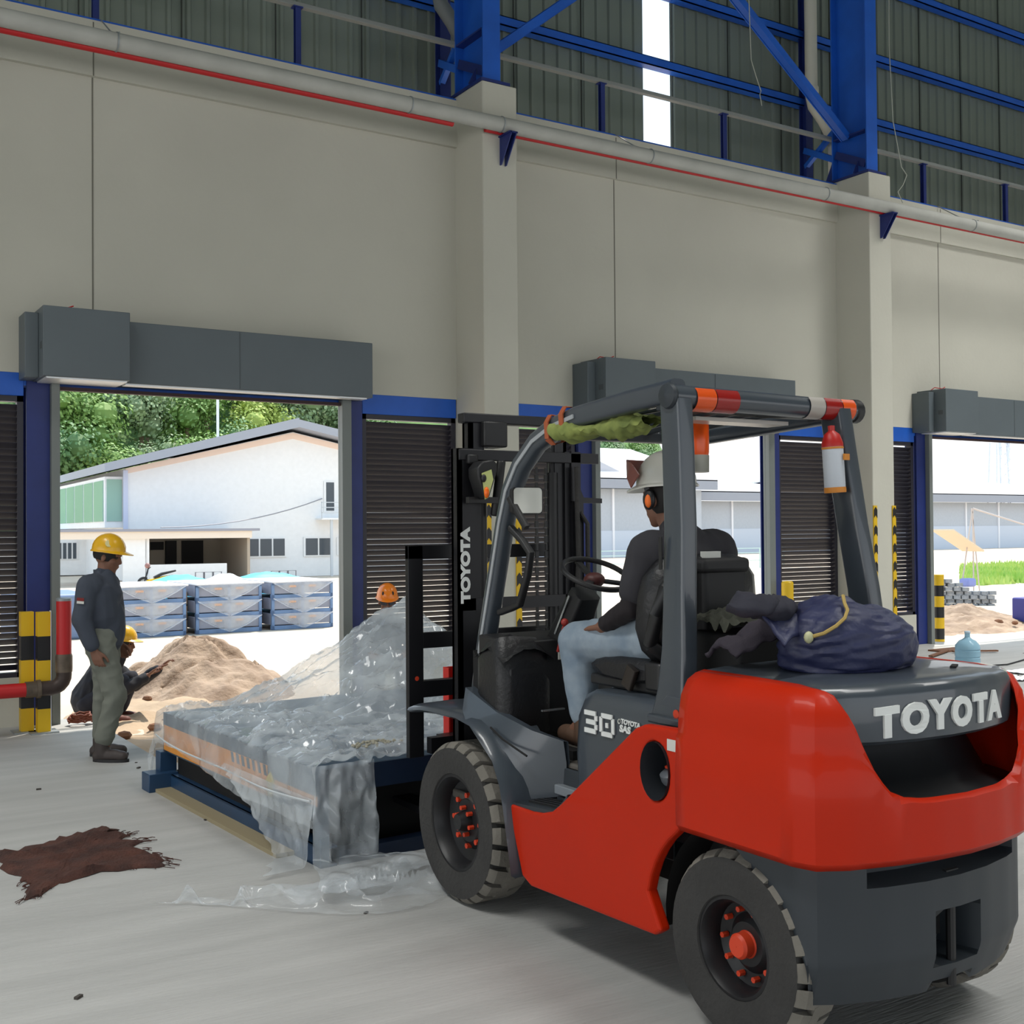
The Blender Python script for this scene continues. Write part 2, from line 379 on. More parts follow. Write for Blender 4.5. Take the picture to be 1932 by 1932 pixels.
# lap joints show as dark lines; the clear strip is a pane between two sheets
for i in range(24):
    x = -4.54+i if i < 14 else 9.93+(i-14)
    B(M().box((x-.006, 11.585, 5.75), (x+.006, 11.60, 11.8)), 'lap_joint', mat('lap_dark', (52, 58, 54), .6), sid, smooth=False)
gr = root('siding_frame', (8, 11.5, 6.2), 'blue steel girts across the corrugated siding above the wall', 'steel frame')
for z in (7.66, 8.62, 9.75, 10.9):
    B(M().box((-8, 11.44, z-.055), (26, 11.46, z+.055)).box((-8, 11.44, z+.045), (26, 11.58, z+.055)).box((-8, 11.44, z-.055), (26, 11.58, z-.045)), 'girt', m_blue, gr, smooth=False)
for k in range(-1, 4):
    x = 6.33+P*(k)
    B(M().box((x, 11.36, 5.9), (x+.13, 11.376, 11.5)).box((x, 11.474, 5.9), (x+.13, 11.49, 11.5)).box((x+.058, 11.37, 5.9), (x+.072, 11.48, 11.5)), 'thin_post', m_navy, gr, smooth=False)
# crane columns on the pilasters
lab_c = {-1: 'blue steel column above a pilaster left of the photo', 0: 'blue steel column standing on the first pilaster', 1: 'blue steel column standing on the second pilaster, near top right', 2: 'blue steel column far right'}
for k in range(0, 2):
    x = 6.16+P*k
    c = root('steel_column', (x+.1, 10.45, 6.27), lab_c[k], 'column', 'blue columns on the pilasters')
    B(M().box((x, 10.16, 6.27), (x+.21, 10.18, 11.5)).box((x, 10.73, 6.27), (x+.21, 10.75, 11.5)).box((x+.097, 10.18, 6.27), (x+.113, 10.73, 11.5)), 'column_shaft', m_blue, c, smooth=False)
    B(M().box((x-.07, 10.08, 6.27), (x+.28, 10.95, 6.30)), 'base_plate', m_navy, c, smooth=False)
    B(M().prism([(x+.21, 6.3), (x+.30, 6.3), (x+.21, 6.48)], 1, 10.3, 10.315).prism([(x, 6.3), (x-.09, 6.3), (x, 6.48)], 1, 10.3, 10.315).prism([(x+.21, 6.3), (x+.30, 6.3), (x+.21, 6.48)], 1, 10.6, 10.615), 'gusset', m_navy, c, smooth=False)
    B(M().prism([(10.75, 6.3), (10.98, 6.3), (10.75, 6.75)], 0, x+.09, x+.12), 'rear_gusset', m_navy, c, smooth=False)
    B(M().sweep([(x+.1, 10.75, 6.62), (x+.2, 11.4, 6.95)], .08, .08).sweep([(x+.1, 10.75, 7.05), (x+.2, 11.4, 6.72)], .06, .06), 'tie_strut', m_blue, c, smooth=False)
    B(M().sweep([(x+.02, 10.2, 6.42), (x+.02, 10.7, 6.66)], .012, .1).box((x-.0, 10.2, 6.85), (x+.1, 10.72, 6.87)), 'stiffener', m_navy, c, smooth=False)
for (a, b, lab) in (((6.40, 10.5, 6.72), (8.9, 10.5, 8.72), 'blue diagonal brace rising right from the first column'), ((12.02, 10.5, 6.84), (9.0, 10.5, 9.0), 'blue diagonal brace rising left from the second column')):
    B(M().sweep([a, b], .09, .09).sweep([(a[0], a[1]+.06, a[2]), (b[0], b[1]+.06, b[2])], .012, .11), 'diagonal_brace', m_blue, smooth=False); tag(COL.objects[-1], lab, 'brace', 'blue diagonal braces')
# handrail over the wall
hr = root('handrail', (8, 10.78, 6.24), 'grey handrail on blue posts along the top of the wall', 'handrail')
B(M().sweep([(-6, 10.78, 6.90), (22, 10.78, 6.90)], .07, .045), 'top_rail', mat('rail_grey_paint', (132, 136, 134), .5), hr, bevel=.006)
for x in (2.43, 4.37, 8.15, 10.07, 13.93, 15.85, .3):
    B(M().box((x-.028, 10.74, 6.24), (x+.028, 10.748, 6.87)).box((x-.028, 10.79, 6.24), (x+.028, 10.798, 6.87)).box((x-.004, 10.748, 6.24), (x+.004, 10.79, 6.87)).box((x-.05, 10.73, 6.862), (x+.05, 10.81, 6.875)), 'rail_post', m_navy, hr, smooth=False)
# rainwater pipes by the thin posts
for x, lab, mt in ((6.12, 'grey rainwater downpipe beside the first blue column', mat('grey_plastic_pipe', (112, 118, 120), .5)), (12.02, 'cream rainwater downpipe beside the second blue column', mat('cream_pipe', (205, 205, 192), .5))):
    d = root('downpipe', (x+.1, 11.2, 6.6), lab, 'pipe', 'rainwater downpipes behind the columns')
    B(M().tube([(x+.1, 11.2, 11.5), (x+.1, 11.2, 7.65), (x+.12, 11.18, 7.5), (x+.22, 11.1, 7.3), (x+.3, 11.04, 7.1), (x+.32, 11.0, 6.9), (x+.32, 11.0, 6.3)], .085, 16), 'pipe_run', mt, d)
    B(M().lathe([(.094, -.05), (.1, -.04), (.1, .04), (.094, .05)], (x+.1, 11.2, 7.72), (0, 0, 1), 16), 'coupling', mt, d)
# loose wires by the second column
for pts, lab in (([(12.40, 10.08, 9.6), (12.38, 10.08, 8.0), (12.40, 10.05, 7.0), (12.52, 10.02, 6.4), (12.6, 10.0, 6.3), (12.50, 9.98, 6.15), (12.42, 10.0, 6.05), (12.46, 9.96, 5.9)], 'thin white wire dangling beside the second blue column'),
                 ([(9.98, 10.2, 9.8), (9.97, 10.2, 8.2), (10.0, 10.2, 7.35), (10.1, 10.2, 7.12), (10.16, 10.2, 7.0), (10.14, 10.2, 6.95), (10.17, 10.2, 6.82)], 'thin white wire hanging in front of the bright gap')):
    B(M().tube(pts, .006, 6), 'hanging_wire', mat('white_wire', (170, 172, 160), .6)); tag(COL.objects[-1], lab, 'wire')
# roof and the hall's other sides (out of view, they shade the hall)
S(M().box((-14, -16, 11.6), (30, 11.6, 11.7)), 'ceiling', m_sheet, smooth=False)
S(M().box((29.8, -16, 0), (30, 10.6, 11.6)), 'wall_right', m_white, smooth=False)
S(M().box((-14.2, -16, 5.5), (-14, 11.6, 11.6)), 'wall_left', m_sheet, smooth=False)
S(M().box((-14, -16.2, 6.8), (30, -16, 11.6)), 'wall_back', m_sheet, smooth=False)
# ------------------------------------------------------------ outdoors
def gz(y):
    if y < 12.2: return -.12
    if y < 20: return -.12-.63*(y-12.2)/7.8
    if y < 60: return -.75-.25*(y-20)/40
    return -1.0-.2*min(1, (y-60)/60)
m_sand = mat('pale_yard_sand', (206, 190, 172), .9, var=.10, vscale=.6, bump=.5, bscale=6, detail=7)
m_heap = mat('brown_sand', (140, 119, 102), .95, rgb2=(182, 160, 140), vscale=3, bump=1.0, bscale=16, detail=8)
g = M()
ys = [8.0, 9, 10, 10.84, 11.5, 12.2, 13, 14, 16, 18, 20, 25, 30, 40, 50, 60, 80, 100, 130]
def gfn(u, v):
    y = ys[int(round(v*(len(ys)-1)))]; x = -40+u*(260); return (x, y, gz(y))
g.grid(40, len(ys)-1, gfn)
g.f = [f for f in g.f if not (sum(g.v[i][1] for i in f)/4 < 10.9 and False)]
S(g, 'ground', m_sand)
# floor slabs of the hall lie above this; heap of sand in the first doorway
def heap(name, cx, cy, rx, ry, h, base, label, flat=.35, seed=0, mt=None, n=70, amp=1.0):
    m = M()
    def fn(u, v):
        x = (u*2-1)*1.15; y = (v*2-1)*1.15; r = math.hypot(x, y)
        s = max(0, 1-max(0, r-flat)/(1-flat)) if r > flat else 1+.05*(flat-r)
        X, Y = cx+x*rx, cy+y*ry
        crk = -.07*amp*max(0, 1-abs(noise.noise(Vector((X*1.1+seed, Y*2.2, 7)))*9))*(1 if s > .45 else 0)
        nz = noise.fractal(Vector((X*1.3+seed, Y*1.3, 0)), 1.0, 2.0, 4)*.09*amp + abs(noise.noise(Vector((X*5, Y*5, seed))))*.05*amp
        z = base + h*s + (crk+nz if s > .02 else nz*.2)*min(1, s*2.5+.1) - (.12 if s <= 0 else 0)
        return (X, Y, z)
    m.grid(n, n, fn); o = B(m, name, mt or m_heap, ang=1.2); tag(o, label, 'sand'); o['kind'] = 'stuff'; return o
heap('sand_heap', 4.02, 12.9, 1.12, 1.6, .62, -.22, 'heap of brown sand just outside the left doorway', .24, 3, amp=1.5, n=110)
heap('sand_spill', 3.2, 10.6, 1.1, 2.1, .05, -.13, 'loose sand and rubble lying in the pit of the left doorway', .6, 8, mat('tan_sand', (176, 154, 130), .95, var=.1, vscale=3, bump=.6, bscale=14), 40, .8)  # spill in its own tan sand colour
heap('sand_heap', 20.2, 15.3, 2.6, 1.2, .40, -.40, 'low brown sand heap outside the right doorway', .3, 5)
heap('sand_spill', 17.5, 13.2, 3.5, 1.7, .22, -.2, 'scattered brown earth outside the right doorway', .3, 11)
for i in range(26):
    x = R.uniform(2.5, 3.6) if i < 12 else R.uniform(16, 22); y = R.uniform(8.6, 12.4) if i < 12 else R.uniform(12, 14.5); s = R.uniform(.02, .07)
    if i >= 12: s *= 1.4
    c = M().ell((x, y, gz(y)+.05 if i < 12 else gz(y)+.12), (s, s*R.uniform(.5, 1), s*.6), 7, 4, Matrix.Rotation(R.uniform(0, 3), 3, 'Z'))
    o = B(c, 'stone', mat('dark_rubble', (120, 84, 62), .9, var=.2), ang=.3)
    tag(o, 'small brown lump of rubble on the sand %s' % ('in the left doorway' if i < 12 else 'beyond the right doorway'), 'stone', 'rubble %s' % ('left' if i < 12 else 'right'))
# stacks of wrapped dock levelers in the yard
m_lev = mat('leveler_blue', (112, 142, 184), .5, var=.1)
m_side = mat('leveler_side_grey', (150, 156, 174), .6, var=.08)
m_pap = mat('white_sheeting', (240, 240, 244), .5)
f_yard = film('yard_film', .25, .55, .25, (225, 232, 242), 2.2)
def yard_lev(x, y, z, lab):
    r = root('dock_leveler', (x+.82, y+1, z), lab, 'dock leveler', 'plastic-wrapped dock levelers stacked in the yard')
    B(M().box((x, y, z+.12), (x+1.64, y+2.2, z+.40)), 'deck', m_side, r, bevel=.01)
    B(M().box((x, y-.03, z), (x+1.64, y+.08, z+.10)).box((x, y-.03, z+.34), (x+1.64, y+.02, z+.40)).box((x, y-.03, z), (x+.07, y+.05, z+.40)).box((x+1.57, y-.03, z), (x+1.64, y+.05, z+.40)).box((x+.79, y-.03, z), (x+.85, y+.05, z+.40)), 'frame', m_lev, r, smooth=False)
    for q in (.55, 1.08): B(M().box((x+q-.1, y-.06, z+.28), (x+q+.08, y-.02, z+.33)), 'orange_stop', mat('orange_paint', (232, 150, 50), .5), r, smooth=False)
    m = M()
    m.add([(x+.02, y-.10, z+.40), (x+.82, y-.10, z+.02), (x+1.62, y-.10, z+.40), (x+.82, y-.13, z+.41)], [(0, 1, 3), (1, 2, 3)])
    m.tube([(x+.02, y-.1, z+.40), (x+.4, y-.1, z+.19), (x+.8, y-.1, z+.03)], .016, 5).tube([(x+1.62, y-.1, z+.40), (x+1.2, y-.1, z+.17), (x+.84, y-.1, z+.03)], .016, 5)
    B(m, 'plastic_wrap', f_yard, r)
    return r
cols = ['left', 'middle', 'right']; rows = ['bottom', 'middle', 'top']
protoL = None
for ci, x in enumerate((6.62, 8.50, 10.40)):
    for ri in range(3):
        lab = 'wrapped blue dock leveler, %s of its stack, %s stack in the yard' % (rows[ri], cols[ci])
        d = Vector((x-6.62, 0, ri*.385))
        if protoL is None: protoL = yard_lev(6.62, 27.5, -.79, lab)
        else: copy_tree(protoL, d, label=lab)
    o = B(M().obox((x+.82, 28.6, .40), (1.7, 2.4, .04), rz=.01), 'cover_sheet', m_pap, bevel=.01); tag(o, 'white cover sheet lying on the %s stack of dock levelers' % cols[ci], 'sheet', 'cover sheets on the stacks')
for x, lab in ((8.22, 'brown wooden crate between the left and middle stacks'), (10.12, 'brown wooden crate between the middle and right stacks')):
    r = root('wooden_crate', (x+.14, 28.4, -.8), lab, 'crate', 'crates between the stacks')
    for q in range(3): B(M().box((x, 28.1, -.78+q*.34), (x+.26, 28.9, -.48+q*.34)), 'plank_box', mat('crate_wood', (190, 160, 130), .8, var=.15), r, bevel=.01)
o = B(M().box((4.6, 28, -.8), (6.2, 30.4, .25)), 'tarpaulin_pile', mat('blue_grey_wrap', (120, 140, 175), .5), bevel=.06); tag(o, 'blue-grey wrapped pile left of the leveler stacks, behind the standing man', 'pile')
for i, (x, y, w, lab) in enumerate(((9.3, 31.5, 1.2, 'light blue tarpaulin heap behind the left stack'), (12.0, 32.0, 1.5, 'light blue tarpaulin heap behind the middle stack'), (10.6, 31.6, .8, 'white tarpaulin heap behind the stacks'))):
    m = M(); m.grid(14, 10, lambda u, v: (x+w*(u-.5)*1.4, y+1.2*(v-.5), .30+.19*math.sin(PI*u)*math.sin(PI*v)*(1+.5*noise.noise(Vector((u*5, v*5, i))))))
    m.box((x-w*.6, y-.5, -.8), (x+w*.6, y+.5, .32))
    tag(B(m, 'tarpaulin', mat('cyan_tarp' if i < 2 else 'white_tarp', (90, 200, 235) if i < 2 else (238, 242, 245), .5)), lab, 'tarpaulin')
# ---- the white gabled building
b0 = (16.2, 65.0, -1.0); GM = Matrix.Translation(b0) @ Matrix.Rotation(rad(-2.5), 4, 'Z')
def G(m): return m.xf(lambda v: GM @ v)
m_wh = mat('white_render', (236, 236, 236), .8, var=.02); m_fas = mat('grey_fascia', (158, 162, 172), .6)
m_win = mat('dark_window', (70, 78, 86), .3); m_glz = mat('green_glass', (150, 185, 170), .2)
bh = root('gabled_building', (22, 66, -1.0), 'white building with a grey gabled roof, seen through the left doorway', 'building')
gab = [(0, 0), (22, 0), (22, 6.0), (9.6, 8.55), (0, 6.2)]
B(G(M().prism(gab, 1, 0, 30)), 'walls', m_wh, bh, smooth=False)
rf = M()
for s, (xa, za), (xb, zb) in ((0, (-1.3, 5.95), (9.6, 8.75)), (1, (9.6, 8.75), (23.2, 5.95))):
    rf.prism([(xa, za), (xb, zb), (xb, zb+.55), (xa, za+.45)], 1, -1.2, 31)
B(G(rf), 'roof', m_fas, bh, smooth=False)
B(G(M().prism([(-.0, 6.2), (9.6, 8.5), (22, 6.0), (22, 5.7), (9.6, 8.15), (0, 5.9)], 1, -.04, 0)), 'eave_reflection', mat('cream_reflection', (238, 214, 198), .8), bh, smooth=False)  # cream strip paints in the light reflected under the eave
wn = root('x', (0, 0, 0), None, None); bpy.data.objects.remove(wn)
def win(x0, x1, z0, z1, y=-.02, n=1, name='window'):
    f = B(G(M().box((x0-.08, y-.05, z0-.08), (x1+.08, y, z1+.08))), name, m_wh, bh, smooth=False)
    for i in range(n):
        a = x0+(x1-x0)*i/n+.05; b = x0+(x1-x0)*(i+1)/n-.05
        B(G(M().box((a, y-.07, z0), (b, y-.05, z1))), 'pane', m_win, f, smooth=False)
win(6.75, 9.1, 1.25, 2.25, n=3); win(10.3, 12.0, 1.25, 2.25, n=2); win(12.4, 13.2, 1.3, 2.2, n=1)
win(11.6, 12.2, 3.9, 5.6)
B(G(M().box((11.0, -1.0, 3.35), (13.6, 0, 3.45))), 'balcony_floor', m_wh, bh, smooth=False)
bal = M()
for z in (3.75, 4.05, 4.35): bal.box((11.0, -1.0, z), (13.6, -.96, z+.05))
for x in (11.0, 12.3, 13.55): bal.box((x, -1.0, 3.4), (x+.05, -.95, 4.4))
bal.box((11.6, -.9, -.0), (11.75, -.8, 3.4))
B(G(bal), 'balcony_rail', mat('pale_rail', (200, 205, 210), .5), bh, smooth=False)
B(G(M().box((-.12, -.12, 0), (.12, .02, 6.1))), 'corner_pipe', mat('lilac_pipe', (200, 205, 225), .6), bh, smooth=False)
# left facade glazing, long side running away
gl = B(G(M().box((-1.05, .2, 2.95), (-.02, 30, 5.75))), 'bay', m_wh, bh, smooth=False)
for i in range(9): B(G(M().box((-1.10, .5+i*3.1, 3.3), (-1.05, 3.2+i*3.1, 5.55))), 'pane', m_glz, gl, smooth=False)
B(G(M().box((-.95, .15, 3.3), (-.15, .2, 5.6))), 'pane', m_glz, gl, smooth=False)
B(G(M().box((-9, 12, 0), (0, 30, 2.6))), 'annex', m_wh, bh, smooth=False)
for x in (-4.2, -1.8): 
    w0 = B(G(M().box((x, 11.93, 1.0), (x+1.3, 12, 2.1))), 'window', m_wh, bh, smooth=False)
    for q in range(4): B(G(M().box((x+.1+q*.3, 11.9, 1.05), (x+.3+q*.3, 11.93, 2.05))), 'pane', m_win, w0, smooth=False)
# carport / covered terrace in front
cp = root('covered_terrace', (17, 60, -1), 'low covered terrace with flat grey roof in front of the white building', 'terrace')
B(G(M().box((-4.5, -5.6, 2.72), (5.8, 0, 2.85))), 'flat_roof', mat('grey_sheet_roof', (150, 150, 160), .6), cp, smooth=False)
B(G(M().box((-4.5, -5.5, 2.35), (5.4, -5.3, 2.72))), 'beam', mat('cream_render', (232, 218, 202), .8), cp, smooth=False)
B(G(M().box((-1.2, -5.3, 0), (-.0, -5.1, 2.4)).box((-.1, -5.3, 0), (.1, -.1, 2.4))), 'side_wall', m_wh, cp, smooth=False)
B(G(M().box((5.2, -5.3, 0), (5.35, -.1, 2.4))), 'screen_wall', mat('tan_wall', (170, 158, 142), .8), cp, smooth=False)
B(G(M().box((-.1, -5.3, 0), (4.1, -5.15, 1.02))), 'parapet', m_wh, cp, smooth=False)
B(G(M().box((.1, -.2, .9), (5.2, -.1, 2.4))), 'back_wall', mat('taupe_wall', (150, 142, 130), .8), cp, smooth=False)
B(G(M().box((2.1, -.35, .9), (2.7, -.2, 2.2)).box((1.3, -.3, 1.7), (2.0, -.2, 2.15)).box((3.0, -.3, .9), (4.2, -.2, 2.2))), 'doorway', m_black, cp, smooth=False)
mast = root('lamp_pole', (24.7, 75, -1), 'thin white pole rising behind the grey gable roof', 'pole')
B(M().tube([(24.7, 75, -1), (24.7, 75, 15)], .09, 8), 'pole', m_wh, mast)
B(M().box((24.6, 74.9, 14.6), (25.2, 75.1, 14.8)), 'lamp_head', m_wh, mast, bevel=.02)
# sagging cable across the gable
o = B(M().tube([(16.6+i*1.22, 59.5+i*.55, 1.92+.021*i*i) for i in range(10)], .035, 5), 'sagging_cable', mat('grey_cable', (150, 150, 155), .6)); tag(o, 'thin cable sagging across the white gable wall', 'cable')
# motorcycle
def moto(x, y, z):
    r = root('motorcycle', (x, y, z), 'parked motorcycle with a yellow body in front of the low white parapet', 'motorcycle')
    for dx in (-.62, .62):
        w_ = B(M().lathe([(.20, -.05), (.28, -.045), (.31, 0), (.28, .045), (.20, .05)], (x+dx, y, z+.31), (0, 1, 0), 18), 'wheel', m_blk, r)
        B(M().lathe([(.01, -.03), (.2, -.02), (.2, .02), (.01, .03)], (x+dx, y, z+.31), (0, 1, 0), 12), 'hub', m_galv, w_)
    B(M().sweep([(x-.15, y, z+.55), (x+.2, y, z+.72), (x+.85, y, z+.86)], [.22, .26, .12], [.12, .12, .08], rnd=.03), 'seat', m_blk, r)
    B(M().sweep([(x-.5, y, z+.42), (x-.1, y, z+.38), (x+.3, y, z+.52), (x+.75, y, z+.62)], [.16, .26, .24, .1], [.1, .28, .22, .1], rnd=.03), 'body', m_yel, r)
    B(M().tube([(x-.62, y, z+.31), (x-.42, y, z+.95), (x-.38, y, z+1.02)], .035, 8).tube([(x-.4, y-.33, z+1.05), (x-.36, y, z+1.0), (x-.4, y+.33, z+1.05)], .02, 6), 'fork', m_blk, r)
    B(M().sweep([(x-.45, y, z+.5), (x-.38, y, z+.95)], [.3, .2], [.06, .06], up=(1, 0, 0), rnd=.02), 'leg_shield', mat('pale_shield', (205, 210, 215), .4), r)
    B(M().ell((x-.45, y, z+1.12), .13, 10, 6), 'front_lamp', mat('reddish_lamp', (150, 110, 105), .4), r)
moto(14.9, 54.0, -.98)
for x, y, lab in ((20.8, 55, 'row of small grey hoops in front of the white building'), (17.3, 56, 'small grey metal frame beside the terrace parapet')):
    r = root('hoop_frame', (x, y, -1), lab, 'frame')
    for q in range(3): B(M().tube([(x+q*.45, y, -1), (x+q*.45, y, -.3), (x+q*.45+.4, y, -.3), (x+q*.45+.4, y, -1)], .03, 6), 'hoop', mat('grey_hoop', (110, 112, 120), .5), r)
# ---- hill with trees
def hillz(x, y): return -1.2+max(0, y-122)*.60*max(0, min(1, (.90-x/y)/.13))+1.2*noise.noise(Vector((x*.05, y*.05, 0)))
hm = M().grid(50, 14, lambda u, v: (-10+u*190, 118+v*72, hillz(-10+u*190, 118+v*72)-.5))
S(hm, 'hill_ground', mat('hill_undergrowth', (70, 100, 52), .9, rgb2=(104, 138, 70), vscale=.4))
tree_mats = [mat('leaf_a', (92, 128, 62), .6, rgb2=(140, 170, 88), vscale=.5), mat('leaf_b', (74, 112, 66), .6, rgb2=(116, 150, 92), vscale=.5), mat('leaf_c', (150, 172, 76), .6, rgb2=(186, 200, 104), vscale=.6), mat('leaf_d', (104, 132, 92), .6, rgb2=(150, 168, 124), vscale=.5)]
m_bark = mat('bark', (118, 100, 80), .9)
def crown_mesh(seed, n=3600):
    q = random.Random(seed); m = M(); lobes = []
    for i in range(9):
        a = q.uniform(0, 2*PI); r = q.uniform(.1, .62)
        lobes.append((r*math.cos(a), r*math.sin(a), q.uniform(-.35, .55), q.uniform(.30, .5)))
    for i in range(n):
        L = lobes[q.randrange(9)]; d = Vector((q.gauss(0, 1), q.gauss(0, 1), q.gauss(0, 1))).normalized(); rr = L[3]*q.uniform(.72, 1.18)
        c = Vector(L[:3])+d*rr; s = q.uniform(.022, .052)
        a = (d+Vector((q.uniform(-.7, .7), q.uniform(-.7, .7), q.uniform(-.2, .9)))).normalized(); e = a.orthogonal().normalized()*s; f = a.cross(e.normalized())*s*.7
        m.add([c-e, c+f, c+e, c-f], [(0, 1, 2, 3)])
    for L in lobes: m.ell(L[:3], L[3]*.52, 8, 5)
    return m
protos = []
for i in range(4):
    lab = ['dense green tree on the forested hillside', 'dark green tree on the forested hillside', 'pale yellow-green tree on the forested hillside', 'dusty grey-green tree on the forested hillside'][i]
    r = root('tree', (0, 0, 0), lab, 'tree', lab.split(' tree')[0]+' trees on the hillside')
    B(crown_mesh(i+1).xf(lambda v: Vector((v.x, v.y, v.z*.9+1.25))), 'crown', tree_mats[i], r, smooth=False)
    B(M().tube([(0, 0, -.3), (.05, 0, .5), (0, .03, 1.1)], [.09, .06, .04], 7), 'trunk', m_bark, r)
    protos.append(r)
q = random.Random(5); first = [True]*4
def scr(x, y, z):
    d = Vector((x, y, z-1.65)); w_ = d.dot(fw); return 966+2180*d.dot(rt)/w_, 966-2180*d.dot(up)/w_
kinds = ['dense green', 'dark green', 'pale yellow-green', 'dusty grey-green']
def put(x, y, s, i):
    z = hillz(x, y); a, b = scr(x, y, z+s*1.2)
    if not (40 < a < 700 or 1090 < a < 1290) or b < 560: return
    if a < 700:
        side = 'far left, above the left eave' if a < 200 else 'left of the thin white pole' if a < 385 else 'right of the thin white pole' if a < 540 else 'far right, above the gable peak'
        hgt = 'low' if b > 800 else 'middle' if b > 700 else 'high'
        lab = '%s tree on the hillside, %s row, %s' % (kinds[i], hgt, side)
    else: lab = '%s tree beyond the middle doorway, behind the tall warehouse roof' % kinds[i]
    if first[i]: r = protos[i]; first[i] = False
    else: r = copy_tree(protos[i])
    r['label'] = lab; r['group'] = lab
    r.location = (x, y, z-.5); r.scale = (s, s, s*q.uniform(.9, 1.15)); r.rotation_euler.z = q.uniform(0, 6)
for row in range(8):
    y = 126+row*6.2
    x = 14+q.uniform(0, 3)
    while x < y*.50:
        put(x+q.uniform(-1, 1), y+q.uniform(-2, 2), q.uniform(4.4, 6.6), q.choices(range(4), (4, 3, 1, 2))[0]); x += q.uniform(6.0, 8.6)
for row in range(3):
    for i in range(9): put((.66+.022*i)*(128+row*9), 128+row*9+q.uniform(-2, 2), q.uniform(3.6, 5.2), q.choices(range(4), (2, 5, 0, 2))[0])
# ---- grey warehouses seen through the middle and right doorways
m_ws = mat('warehouse_sheet', (178, 184, 192), .6, var=.03); m_wr = mat('warehouse_roof', (232, 232, 236), .5); m_wf = mat('warehouse_fascia', (150, 154, 164), .6)
def ware(x0, x1, y0, ze, zr, lab, base=-1.2, depth=26, bays=6.5):
    r = root('warehouse', ((x0+x1)/2, y0+5, base), lab, 'building', 'distant warehouses')
    B(M().box((x0, y0, base), (x1, y0+depth, ze)), 'sheet_wall', m_ws, r, smooth=False)
    B(M().box((x0, y0-.06, base), (x1, y0, base+2.9)), 'lower_wall', mat('pale_block_wall', (196, 204, 216), .7), r, smooth=False)
    B(M().prism([(y0-1.4, ze+.9), (y0+depth/2, zr), (y0+depth+1, ze+.9), (y0+depth+1, ze+1.1), (y0+depth/2, zr+.3), (y0-1.4, ze+1.1)], 0, x0-1, x1+1), 'roof', m_wr, r, smooth=False)
    B(M().box((x0-1, y0-1.4, ze), (x1+1, y0-1.2, ze+1.0)), 'fascia', m_wf, r, smooth=False)
    n = int((x1-x0)/bays)
    for i in range(n+1): B(M().box((x0+i*bays-.12, y0-.16, base), (x0+i*bays+.12, y0, ze)), 'pier', m_wr, r, smooth=False)
    return r
ware(104, 170, 90, 4.6, 7.6, 'long grey warehouse with pale roof, beyond the right doorway')
ware(56, 80.5, 90, 5.6, 10.4, 'tall grey warehouse beyond the middle doorway, left of the driver', base=-1.4)
ware(81, 103, 93, 4.6, 7.0, 'low pale warehouse wing beyond the middle doorway, right of the driver', base=-1.3)
B(M().prism([(60, 7.3), (71, 7.3), (66.5, 9.0)], 1, 91, 92), 'roof_gable', mat('grey_gable', (186, 184, 188), .7)); tag(COL.objects[-1], 'small grey gable on the tall warehouse roof', 'gable')  # gable in plain light grey
# radio tower
rt_ = root('radio_tower', (152, 105, -1), 'faint lattice radio tower above the warehouse roof on the right', 'tower')
tw = M()
for a, b in ((-1, -1), (1, -1), (1, 1), (-1, 1)): tw.tube([(152+a*1.3, 105+b*1.3, -1), (152+a*.8, 105+b*.8, 14)], .1, 5)
for i in range(9):
    z = 1+i*1.5; tw.tube([(150.8, 103.8, z), (153.1, 103.8, z+1.5)], .06, 4).tube([(153.1, 103.8, z), (150.8, 103.8, z+1.5)], .06, 4)
B(tw, 'lattice', mat('tower_grey', (206, 208, 214), .6), rt_)
B(M().tube([(151, 104, 12), (151, 104, 14.6)], .2, 6).tube([(153, 104, 12.4), (153, 104, 14.8)], .2, 6).tube([(152, 103.4, 11), (152, 103.4, 13.2)], .2, 6), 'antenna', mat('tower_grey', (206, 208, 214), .6), rt_)
# grass strip, grey block pile, frame, things outside the right doorway
gm = M(); q = random.Random(9)
for i in range(5200):
    y = q.uniform(30, 46); x = y*q.uniform(1.36, 1.72); h = q.uniform(.15, .45); a = q.uniform(0, PI); z = gz(y)
    dx, dy = .1*math.cos(a), .1*math.sin(a)
    gm.add([(x-dx, y-dy, z), (x+dx, y+dy, z), (x+q.uniform(-.15, .15), y, z+h)], [(0, 1, 2)])
o = B(gm, 'grass', mat('bright_grass', (150, 196, 84), .7, rgb2=(196, 214, 120), vscale=.3), smooth=False); tag(o, 'bright green grass strip beyond the right doorway', 'grass'); o['kind'] = 'stuff'
bp = root('block_pile', (30.5, 23, -.8), 'stacked pile of small grey concrete blocks beyond the right doorway', 'block pile')
mb = mat('grey_block', (150, 154, 160), .85, var=.2, vscale=6); blk = None; q = random.Random(4)
for i in range(14):
    for j in range(8):
        hgt = 7.5-abs(i-5)*.62 + q.uniform(-.5, .5)
        if i > 10: hgt = 3
        if j > hgt: continue
        p = Vector((28.6+i*.225*.9+.11*(j % 2), 23.9-i*.15, -.76+j*.125)); 
        if blk is None: blk = B(M().obox(p, (.2, .3, .11), rz=-.6), 'block', mb, bp, at=p, smooth=False); continue
        o = blk.copy(); COL.objects.link(o); o.location = p-WL[bp.name]; o.rotation_euler = (q.uniform(-.05, .05), 0, q.uniform(-.12, .12))
fr = root('tripod_frame', (37, 26.5, -.8), 'thin rusty pole frame with a slanted board, beyond the right doorway', 'frame')
px, py = 36.4, 26.4
